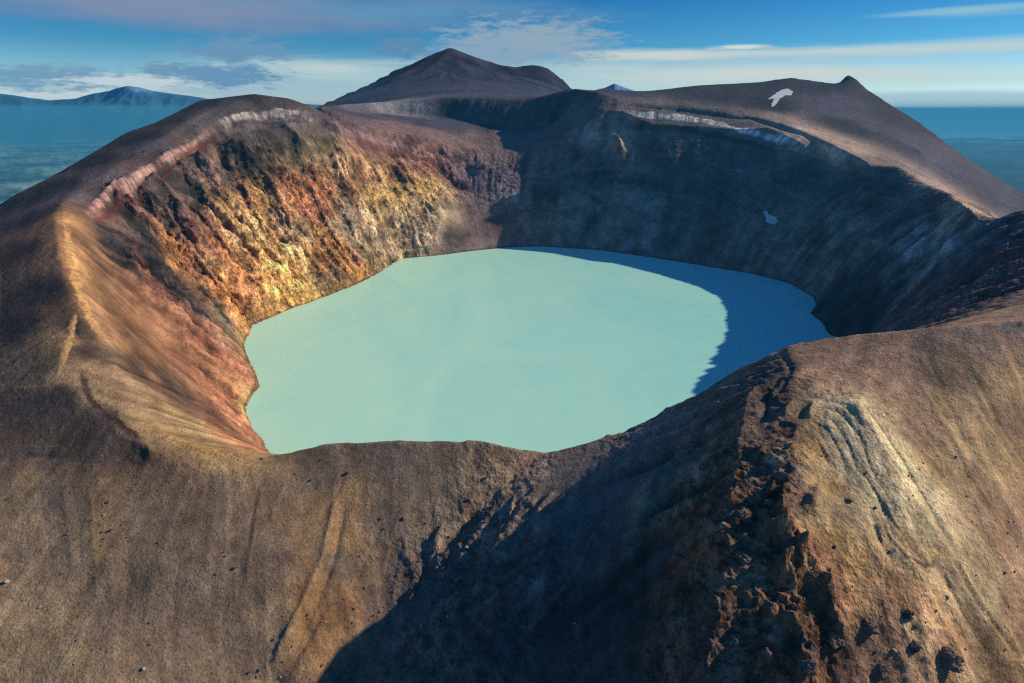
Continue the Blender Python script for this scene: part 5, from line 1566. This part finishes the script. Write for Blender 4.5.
bmesh.ops.translate(bm, vec=(0, 72000, -340), verts=bm.verts)
me = bpy.data.meshes.new('haze'); bm.to_mesh(me)
tag(link('haze', me, m), kind='structure')

# ---------------------------------------------------------------- ground
z = base_height(SURVEY, FORMS)
zb = blur(z, 30)
for poly, wid in ROUND:                                # weathered, rounded brows
    d, k = polydist(poly, X2, Y2)
    w_ = np.clip(1.4 - d / wid, 0, 1) * np.clip(np.minimum(k, 1 - k) * 6, 0, 1)
    z = z * (1 - w_) + zb * w_
big = shepard(RELIEF, 3, X2, Y2, z, 0.03)
near = np.clip(1 - (Y2 - 2500) / 3000, 0, 1)
XS, YS = X2 + .8 * z, Y2 + 1.1 * z               # sheared by height, so noise does not smear down steep walls
n1 = fbm(X2, Y2, 34, 3, 11, ridged=True); n2 = fbm(XS, YS, 13, 4, 21); n3 = fbm(XS, YS, 4.5, 2, 31); n4 = fbm(X2, Y2, 90, 2, 41)
(f1, f2, f3, f4), slope = fall_fields(z, [n1, n2, n3, n4])
inlake = z < 0.5
steep = np.clip((slope - 0.35) / 0.5, 0, 1)
fl = np.clip(slope / .7, .35, 1)
farther = np.clip((Y2 - 1500) / 800, 0, 1)
dz = big[..., 0] * fl * (steep * (.8 * (.8 - np.abs(f1)) + .68 * (.8 - np.abs(f2))) + .32 * f1 + .12 * f2 + .25 * n2 * (.2 + .8 * steep) + .9 * farther * f4)
dz += big[..., 1] * (.22 * f3 + .6 * n3 * (.2 + steep))
zf = zoomto(z + dz * near * np.clip((z + 1) / 14, 0, 1), (NR, NC))
S1, Y1 = np.meshgrid(SC, YR); X1 = S1 * (Y1 + CO)
def full(f): return zoomto(f, (NR, NC))
rock = full(big[..., 2]); small = full(big[..., 1]); nearf = full(near)
XF, YF = X1 + .8 * zf, Y1 + 1.1 * zf
r1 = fbm(XF, YF, 2.6, 3, 51, .6); r2 = fbm(XF, YF, 11, 5, 61, .62, ridged=True)
shoref = np.clip((zf + 2) / 10, 0, 1)
zf += nearf * np.clip((zf + 5) / 10, 0, 1) * (small * (.3 * r1 + 1.1 * rock * r2))
far_amp = np.clip((Y1 - 5000) / 6000, 0, 1) * np.clip(1 - (Y1 - 40000) / 30000, 0, 1)
zf += far_amp * 30 * fbm(X1, Y1, 2600, 4, 71)
# crags, ledges and bosses: broken rock pushed out along the surface normal
gyr, gyc = np.gradient(Y1); gxr, gxc = np.gradient(X1); gzr, gzc = np.gradient(full(blur(z + dz, 2)))
nx_ = gyc * gzr - gzc * gyr; ny_ = gzc * gxr - gxc * gzr; nz_ = gxc * gyr - gyc * gxr
ln = np.sqrt(nx_ ** 2 + ny_ ** 2 + nz_ ** 2) * np.sign(nz_); nx_ /= ln; ny_ /= ln; nz_ /= ln
bigf = full(big[..., 0]); steepf = np.clip((1 - nz_ - .12) / .2, 0, 1)
msk = (rock > .2) & (Y1 < 2200) & (zf > -4) & (np.abs(X1) < 1.05 * (Y1 + CO)) & (Y1 > 75)
px, py, pz = X1[msk], Y1[msk], zf[msk]; st = steepf[msk]; rk_ = np.clip((rock[msk] - .2) / .5, 0, 1)
fine = np.clip((py + 150) / 900, .22, 1.0)                     # smaller pieces on the close ridge than on the great walls
b1 = fbm3(px / fine, py / fine, pz / fine, 26, 5, 201, .62, ridged=True)
b0 = fbm3(px / fine, py / fine, pz / fine, 62, 2, 191, .5, ridged=True)
b2 = fbm3(px / fine, py / fine, pz / fine, 9, 4, 211, .6)
led = (pz + 9 * perlin3(px / 60, py / 60, pz / 60, 221)) / (13 * fine) + .6 * b2
led = np.abs(led % 1 - .35)
rub = np.clip(.75 + 1.6 * perlin(px / 16, py / 16, 251), .1, 1.3)                     # on the close ridge the rubble lies in patches
amp = np.minimum(bigf[msk] * (.25 + .75 * st), 12) * rk_ * np.where(py < 420, rub * .75, 1)
push = amp * (.85 * st * (b0 - .3) + .36 * (b1 - .25) + .36 * b2) + amp * .28 * st * (led - .3)
push *= np.clip((pz + 4) / 9, 0, 1)
X1[msk] += nx_[msk] * push; Y1[msk] += ny_[msk] * push; zf[msk] += nz_[msk] * push
crev = np.zeros(X1.shape, np.float32); crev[msk] = np.clip(.5 * (b0 - .3) + .8 * (b1 - .25) + .5 * b2, -1, 1) * rk_  # crevice shade for the colour: recesses darker, bosses lighter
patch3 = np.zeros(X1.shape, np.float32); patch3[msk] = perlin3(px / 17, py / 17, pz / 17, 231) * rk_ * st
# layered ash beds wrapped round the pale nose of the near ridge
nose = np.zeros(X1.shape, np.float32)
for poly, lo_, hi_, per in NOSE:
    xs = [p[0] for p in poly]; ys = [p[1] for p in poly]
    m_ = (X1 > min(xs) - hi_) & (X1 < max(xs) + hi_) & (Y1 > min(ys) - hi_) & (Y1 < max(ys) + hi_)
    d, k = polydist(poly, X1[m_], Y1[m_])
    d = d + .9 * r1[m_] + 1.6 * perlin(X1[m_] / 14, Y1[m_] / 14, 241)
    w_ = np.clip((d - lo_) / 1.5, 0, 1) * np.clip((hi_ - d) / 5, 0, 1) * np.clip(np.minimum(k, 1 - k) * 7, 0, 1)
    sw = np.abs((d / per + .35 * perlin(X1[m_] / 5, Y1[m_] / 5, 243)) % 1 - .5) * 2
    nose[m_] += w_ * (np.clip(sw * 1.6, 0, 1) - .6)
zf += .17 * nose
# colour of the ground
wsc = (Y2 + CO) / 400
wob1 = fbm(XS / wsc, YS / wsc, 14, 5, 81, .6); wob2 = fbm(XS / wsc, YS / wsc, 14, 5, 91, .6)
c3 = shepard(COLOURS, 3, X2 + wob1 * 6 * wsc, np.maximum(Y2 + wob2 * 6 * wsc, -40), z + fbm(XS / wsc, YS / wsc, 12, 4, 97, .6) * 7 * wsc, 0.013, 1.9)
cav = blur(dz, 3) - blur(dz, 14); cav = np.clip(cav / (cav[near > .5].std() + 1e-6), -2, 2)  # gully shade put into the colour: hollows darken, ribs lighten
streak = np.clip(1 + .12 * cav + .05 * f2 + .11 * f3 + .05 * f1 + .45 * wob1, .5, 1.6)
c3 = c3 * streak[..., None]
far2 = np.clip((Y2 - 3500) / 2500, 0, 1)
patch = fbm(X2, Y2 * .8, 1700, 5, 101, .62)
c3 *= (1 + far2 * np.clip(patch * 3.2, -.85, 3))[..., None]
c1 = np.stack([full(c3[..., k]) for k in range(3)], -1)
f3f = full(f3)
for poly, wid, rgb, op, flute in BANDS:                       # beds, lips and edges along a line, plus painted rib shade and sunlight
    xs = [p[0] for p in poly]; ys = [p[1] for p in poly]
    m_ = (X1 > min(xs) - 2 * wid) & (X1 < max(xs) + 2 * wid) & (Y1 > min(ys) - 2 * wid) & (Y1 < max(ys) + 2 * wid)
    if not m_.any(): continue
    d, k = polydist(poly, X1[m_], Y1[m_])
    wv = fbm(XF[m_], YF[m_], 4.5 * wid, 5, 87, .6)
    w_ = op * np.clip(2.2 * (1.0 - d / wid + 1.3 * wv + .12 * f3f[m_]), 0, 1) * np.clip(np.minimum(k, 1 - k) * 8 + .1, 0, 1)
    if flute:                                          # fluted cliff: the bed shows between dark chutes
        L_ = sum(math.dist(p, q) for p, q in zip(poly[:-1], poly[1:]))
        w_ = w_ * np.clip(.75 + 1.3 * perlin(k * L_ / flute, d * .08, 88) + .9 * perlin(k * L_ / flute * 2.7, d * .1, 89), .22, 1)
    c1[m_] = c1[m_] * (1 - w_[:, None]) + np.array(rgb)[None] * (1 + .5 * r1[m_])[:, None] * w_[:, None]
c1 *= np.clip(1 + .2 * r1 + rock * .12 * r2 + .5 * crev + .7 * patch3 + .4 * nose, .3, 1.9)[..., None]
big3 = np.zeros(X1.shape, np.float32); big3[msk] = fbm3(px, py, pz * 1.4, 55, 3, 261, .6) * st
c1 *= np.clip(1 + 1.1 * big3, .45, 1.8)[..., None]
c1 *= np.where((zf < 2.2) & (zf > -1) & (Y1 < 1400), .62, 1)[..., None]
me = grid_mesh('ground', X1, Y1, zf)
at = me.attributes.new('albedo', 'FLOAT_COLOR', 'POINT')
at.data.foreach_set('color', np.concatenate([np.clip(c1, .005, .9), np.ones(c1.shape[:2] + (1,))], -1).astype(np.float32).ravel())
at = me.attributes.new('rock', 'FLOAT', 'POINT'); at.data.foreach_set('value', rock.astype(np.float32).ravel())

m, N = material('volcanic_ground')
a1 = N.add('ShaderNodeAttribute', attribute_name='albedo'); a2 = N.add('ShaderNodeAttribute', attribute_name='rock')
geo = N.add('ShaderNodeNewGeometry'); pos = geo.outputs['Position']
g1 = N.noise(pos, .9, 4, .72); g2 = N.noise(pos, .13, 3, .62); g3 = N.noise(N.vmul(pos, (.03, .03, .22)), 1.0, 3, .65, dist=1.2)
base = a1.outputs['Color']
base = N.mix(1.0, base, N.ramp(g1, [(.32, (.66, .64, .63)), (.5, (1, 1, 1)), (.7, (1.38, 1.35, 1.3))]), 'MULTIPLY')
base = N.mix(1.0, base, N.ramp(g2, [(.3, (.78, .74, .74)), (.7, (1.22, 1.2, 1.16))]), 'MULTIPLY')
base = N.mix(N.math('MULTIPLY', a2.outputs['Fac'], .9), base, N.mix(1.0, base, N.ramp(g3, [(.32, (.74, .72, .72)), (.5, (1, 1, 1)), (.66, (1.22, 1.2, 1.15))]), 'MULTIPLY'))
# broken rock: rust, pale and grey pieces; loose stones on the ash
g4 = N.noise(pos, .085, 4, .7); g5 = N.noise(N.vmul(pos, (1, 1, .8)), .2, 3, .68)
rk = N.map(a2.outputs['Fac'], .45, .95)
tint = N.ramp(g4, [(.30, (.42, .40, .44)), (.43, (1.0, .88, .84)), (.55, (1.0, 1.02, 1.0)), (.66, (1.35, 1.42, 1.5))])
base = N.mix(rk, base, N.mix(1.0, base, tint, 'MULTIPLY'))
base = N.mix(N.math('MULTIPLY', rk, .8), base, N.mix(1.0, base, N.ramp(g5, [(.40, (.42, .40, .40)), (.5, (1, 1, 1)), (.60, (1.35, 1.33, 1.28))]), 'MULTIPLY'))
vo = N.add('ShaderNodeTexVoronoi', feature='F1'); N.set(vo.inputs['Vector'], pos); vo.inputs['Scale'].default_value = 1.1
vs_ = N.add('ShaderNodeSeparateXYZ'); N.set(vs_.inputs[0], vo.outputs['Color'])
stone = N.math('MULTIPLY', N.map(vo.outputs['Distance'], .36, .22), N.map(vs_.outputs[0], .72, .74))
vo2 = N.add('ShaderNodeTexVoronoi', feature='F1'); N.set(vo2.inputs['Vector'], pos); vo2.inputs['Scale'].default_value = .42
vt_ = N.add('ShaderNodeSeparateXYZ'); N.set(vt_.inputs[0], vo2.outputs['Color'])
field = N.map(N.noise(pos, .06, 4, .65), .44, .6)
stone = N.math('MULTIPLY', stone, N.map(field, 0, 1, .25, 1, smooth=False))
stone = N.math('MAXIMUM', stone, N.math('MULTIPLY', N.map(vo2.outputs['Distance'], .30, .2), N.map(vt_.outputs[0], .86, .88)))
base = N.mix(N.math('MULTIPLY', stone, .85), base, N.mix(1.0, base, N.ramp(vs_.outputs[1], [(0, (.35, .34, .36)), (.55, (.75, .75, .78)), (1, (2.0, 1.95, 1.95))]), 'MULTIPLY'))
bh = N.math('ADD', N.math('MULTIPLY', g1, .8), N.math('MULTIPLY', N.math('ADD', N.math('MULTIPLY', g2, 4.0), N.math('MULTIPLY', g5, 3.0)), N.math('ADD', a2.outputs['Fac'], .1)))
bh = N.math('ADD', bh, N.math('MULTIPLY', stone, .35))
bp = N.add('ShaderNodeBump'); bp.inputs['Distance'].default_value = 1.4
N.set(bp.inputs['Strength'], N.math('ADD', .45, N.math('MULTIPLY', a2.outputs['Fac'], .5))); N.set(bp.inputs['Height'], bh)
finish(N, base, .95, .05, bp.outputs[0])
ground = tag(link('ground', me, m), kind='structure')

def ground_at(x, y):
    r = np.interp(y, YR, np.arange(NR)); c = np.interp(x / (y + CO), SC, np.arange(NC))
    return float(bil(zf, np.array([r]), np.array([c]))[0])

# ---------------------------------------------------------------- lake
m, N = material('milky_lake_water')
geo = N.add('ShaderNodeNewGeometry'); pos = geo.outputs['Position']
sp = N.add('ShaderNodeSeparateXYZ'); N.set(sp.inputs[0], pos)
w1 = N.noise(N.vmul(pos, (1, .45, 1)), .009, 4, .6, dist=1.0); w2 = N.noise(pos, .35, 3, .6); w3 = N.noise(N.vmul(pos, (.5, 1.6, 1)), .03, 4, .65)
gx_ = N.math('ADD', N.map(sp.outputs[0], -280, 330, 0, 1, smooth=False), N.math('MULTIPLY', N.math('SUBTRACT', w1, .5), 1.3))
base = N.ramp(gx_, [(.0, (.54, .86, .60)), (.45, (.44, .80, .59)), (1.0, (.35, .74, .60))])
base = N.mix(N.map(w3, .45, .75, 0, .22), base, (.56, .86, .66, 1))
bp = N.add('ShaderNodeBump'); bp.inputs['Strength'].default_value = .04; bp.inputs['Distance'].default_value = .3; N.set(bp.inputs['Height'], w2)
finish(N, base, .4, .15, bp.outputs[0])
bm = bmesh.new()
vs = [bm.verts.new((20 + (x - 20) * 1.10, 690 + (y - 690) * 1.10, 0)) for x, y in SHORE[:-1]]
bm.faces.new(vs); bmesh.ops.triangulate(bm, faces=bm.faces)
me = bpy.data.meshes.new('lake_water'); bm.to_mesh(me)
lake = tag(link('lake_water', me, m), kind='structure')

# ---------------------------------------------------------------- far ranges
def range_mesh(name, prof, mat, half):
    px = np.array([p[0] for p in prof]); pz = np.array([p[2] for p in prof]); y0 = prof[0][1]
    xs = np.linspace(px[0], px[-1], 420); ys = np.linspace(-half, half, 90)
    X, Y = np.meshgrid(xs, ys)
    crest = np.interp(X, px, pz) + 860
    fall = np.clip(1 - np.abs(Y) / half, 0, 1) ** 1.25
    rid = fbm(X, Y, 1700, 5, 7, .55, ridged=True)
    Z = -860 + crest * fall * (1 + .35 * (rid - .3) * (1 - fall ** 2)) + 20 * fbm(X, Y, 700, 3, 3)
    return tag(link(name, grid_mesh(name, X, Y + y0, Z), mat), kind='structure')
m, N = material('haze_tinted_rock')  # distance haze is painted into the rock colour as blue
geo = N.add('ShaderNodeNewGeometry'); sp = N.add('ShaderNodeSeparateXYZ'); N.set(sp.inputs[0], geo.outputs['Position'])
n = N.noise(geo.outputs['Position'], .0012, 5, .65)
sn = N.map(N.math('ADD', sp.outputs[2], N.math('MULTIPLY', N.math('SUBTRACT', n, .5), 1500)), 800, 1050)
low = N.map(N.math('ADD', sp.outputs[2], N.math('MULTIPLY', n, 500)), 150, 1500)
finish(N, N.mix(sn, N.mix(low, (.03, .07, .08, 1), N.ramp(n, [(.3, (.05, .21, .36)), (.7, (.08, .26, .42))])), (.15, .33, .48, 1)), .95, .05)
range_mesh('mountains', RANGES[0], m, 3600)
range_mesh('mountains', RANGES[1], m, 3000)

# the sea: a sheet just above the sunken ground beyond the coast
m, N = material('sea_water')
geo = N.add('ShaderNodeNewGeometry')
n = N.noise(geo.outputs['Position'], .0004, 4, .6)
finish(N, N.ramp(n, [(.35, (.18, .48, .60)), (.7, (.22, .55, .66))]), .35, .3)
bm = bmesh.new()
vs = [bm.verts.new(p) for p in ((2500, 26000, -858), (200000, 26000, -858), (390000, 150000, -858), (-20000, 150000, -858), (-9000, 34000, -858))]
bm.faces.new(vs); me = bpy.data.meshes.new('sea'); bm.to_mesh(me)
tag(link('sea', me, m), kind='structure')

# ---------------------------------------------------------------- loose rock
def rock_material(name, a, b):
    m, N = material(name)
    geo = N.add('ShaderNodeNewGeometry'); pos = geo.outputs['Position']
    n = N.noise(pos, .8, 6, .7); n2_ = N.noise(pos, 3.5, 4, .65)
    bp = N.add('ShaderNodeBump'); bp.inputs['Strength'].default_value = .7; bp.inputs['Distance'].default_value = .4
    N.set(bp.inputs['Height'], N.math('ADD', n, N.math('MULTIPLY', n2_, .4)))
    base = N.ramp(n, [(.3, a), (.68, b)])
    finish(N, N.mix(1.0, base, N.ramp(n2_, [(.3, (.65, .63, .62)), (.7, (1.3, 1.27, 1.22))]), 'MULTIPLY'), .95, .05, bp.outputs[0])
    return m
TONES = [rock_material('dark_lava', (.045, .038, .036), (.12, .10, .085)), rock_material('brown_lava', (.12, .085, .06), (.26, .19, .14)), rock_material('pale_lava', (.22, .19, .16), (.46, .42, .37))]

def rock_mesh(name, seed, sub, jag):
    rnd = random.Random(seed); off = Vector((rnd.uniform(-50, 50), rnd.uniform(-50, 50), rnd.uniform(-50, 50)))
    bm = bmesh.new(); bmesh.ops.create_icosphere(bm, subdivisions=sub, radius=1)
    cuts = [(Vector((rnd.gauss(0, 1), rnd.gauss(0, 1), rnd.gauss(0, .8))).normalized(), rnd.uniform(.55, .9)) for _ in range(9)]
    sc = Vector((rnd.uniform(.8, 1.25), rnd.uniform(.75, 1.1), rnd.uniform(.55, .85)))
    for v in bm.verts:
        p = v.co.normalized(); r = 1.0
        for nrm, h in cuts:                                    # broken faces
            d = p.dot(nrm)
            if d * r > h: r = h / d
        r *= 1 + jag * (mnoise.fractal(p * 1.4 + off, 1.0, 2.0, 4)) + jag * .5 * (abs(mnoise.noise(p * 3.1 + off)) - .3)
        v.co = Vector((p.x * r * sc.x, p.y * r * sc.y, p.z * r * sc.z))
    me = bpy.data.meshes.new(name); bm.to_mesh(me); bm.free()
    return me
protos = {}
for t in range(3):
    for k in range(5):
        me = rock_mesh('boulder', 10 * t + k, 2, .22); me.materials.append(TONES[t]); protos[t, k] = me
TONE_LABEL = ['dark lava boulder lying loose on the near ash slope', 'brown lava boulder lying loose on the near ash slope', 'pale grey boulder lying loose on the near ash slope']
TONE_GROUP = ['dark boulders on the near slope', 'brown boulders on the near slope', 'pale boulders on the near slope']
rnd = random.Random(5)
for i, (x, y, s, t) in enumerate(BOULDERS):
    t = int(t)
    o = bpy.data.objects.new('boulder', protos[t, i % 5]); col.objects.link(o)
    s *= .62
    o.scale = (s, s, s); o.rotation_euler = (rnd.uniform(-.4, .4), rnd.uniform(-.4, .4), rnd.uniform(0, 6.3))
    o.location = (x, y, ground_at(x, y) + s * .22)
    tag(o, TONE_LABEL[t], 'boulder', TONE_GROUP[t])
for i, (x, y, s, k, lab) in enumerate(CRAGS):
    pale = 'pale' in lab
    me = rock_mesh('rock_outcrop', 100 + i, 5, .5); me.materials.append(TONES[2 if pale else 0 if 'dark' in lab else 1])
    o = bpy.data.objects.new('lava_boulder' if 'boulder' in lab else 'rock_outcrop', me); col.objects.link(o)
    s *= .55
    o.scale = (s, s, s * k); o.rotation_euler = (0, 0, rnd.uniform(0, 6.3))
    o.location = (x, y, ground_at(x, y) + s * .05)
    tag(o, lab, 'boulder' if 'boulder' in lab else 'rock outcrop')

# ---------------------------------------------------------------- snow
m, N = material('old_snow')
geo = N.add('ShaderNodeNewGeometry'); n = N.noise(geo.outputs['Position'], .25, 4, .6)
finish(N, N.ramp(n, [(.3, (.42, .40, .37)), (.6, (.66, .64, .60))]), .8, .1)
def inside(px, py, poly):
    c = False
    for (x0, y0), (x1, y1) in zip(poly, poly[1:] + poly[:1]):
        if (y0 > py) != (y1 > py) and px < (x1 - x0) * (py - y0) / (y1 - y0) + x0: c = not c
    return c
for poly, lab in SNOW:
    poly = list(poly)
    xs = [p[0] for p in poly]; ys = [p[1] for p in poly]
    bm = bmesh.new(); V = {}
    nx, ny = 130, 130
    def vert(i, j):
        if (i, j) not in V:
            x = min(xs) + (max(xs) - min(xs)) * i / nx; y = min(ys) + (max(ys) - min(ys)) * j / ny
            V[i, j] = bm.verts.new((x, y, ground_at(x, y) + .9))
        return V[i, j]
    for i in range(nx):
        for j in range(ny):
            x = min(xs) + (max(xs) - min(xs)) * (i + .5) / nx; y = min(ys) + (max(ys) - min(ys)) * (j + .5) / ny
            w = .07 * max(max(xs) - min(xs), 4) * mnoise.noise(Vector((x * .15, y * .15, 0)))
            if inside(x + w, y + w, poly): bm.faces.new((vert(i, j), vert(i + 1, j), vert(i + 1, j + 1), vert(i, j + 1)))
    me = bpy.data.meshes.new('snow_patch'); bm.to_mesh(me); bm.free()
    for p in me.polygons: p.use_smooth = True
    tag(link('snow_patch', me, m), lab, 'snow patch')

# ---------------------------------------------------------------- camera
cam = bpy.data.cameras.new('camera'); cam.sensor_width = 36; cam.lens = 36 * 600 / 1024; cam.clip_start = 1; cam.clip_end = 300000
co = bpy.data.objects.new('camera', cam); col.objects.link(co)
co.location = (0, 0, 250); co.rotation_euler = (math.radians(90 - 21.2), 0, 0)
scene.camera = co
scene.view_settings.view_transform = 'Standard'; scene.view_settings.look = 'None'; scene.view_settings.exposure = 0
scene.render.engine = 'CYCLES'; scene.cycles.max_bounces = 4; scene.cycles.diffuse_bounces = 2; scene.cycles.use_denoising = False; scene.cycles.use_adaptive_sampling = True; scene.cycles.adaptive_threshold = .012; scene.cycles.adaptive_min_samples = 32; scene.cycles.pixel_filter_type = 'BLACKMAN_HARRIS'; scene.cycles.filter_width = 1.25
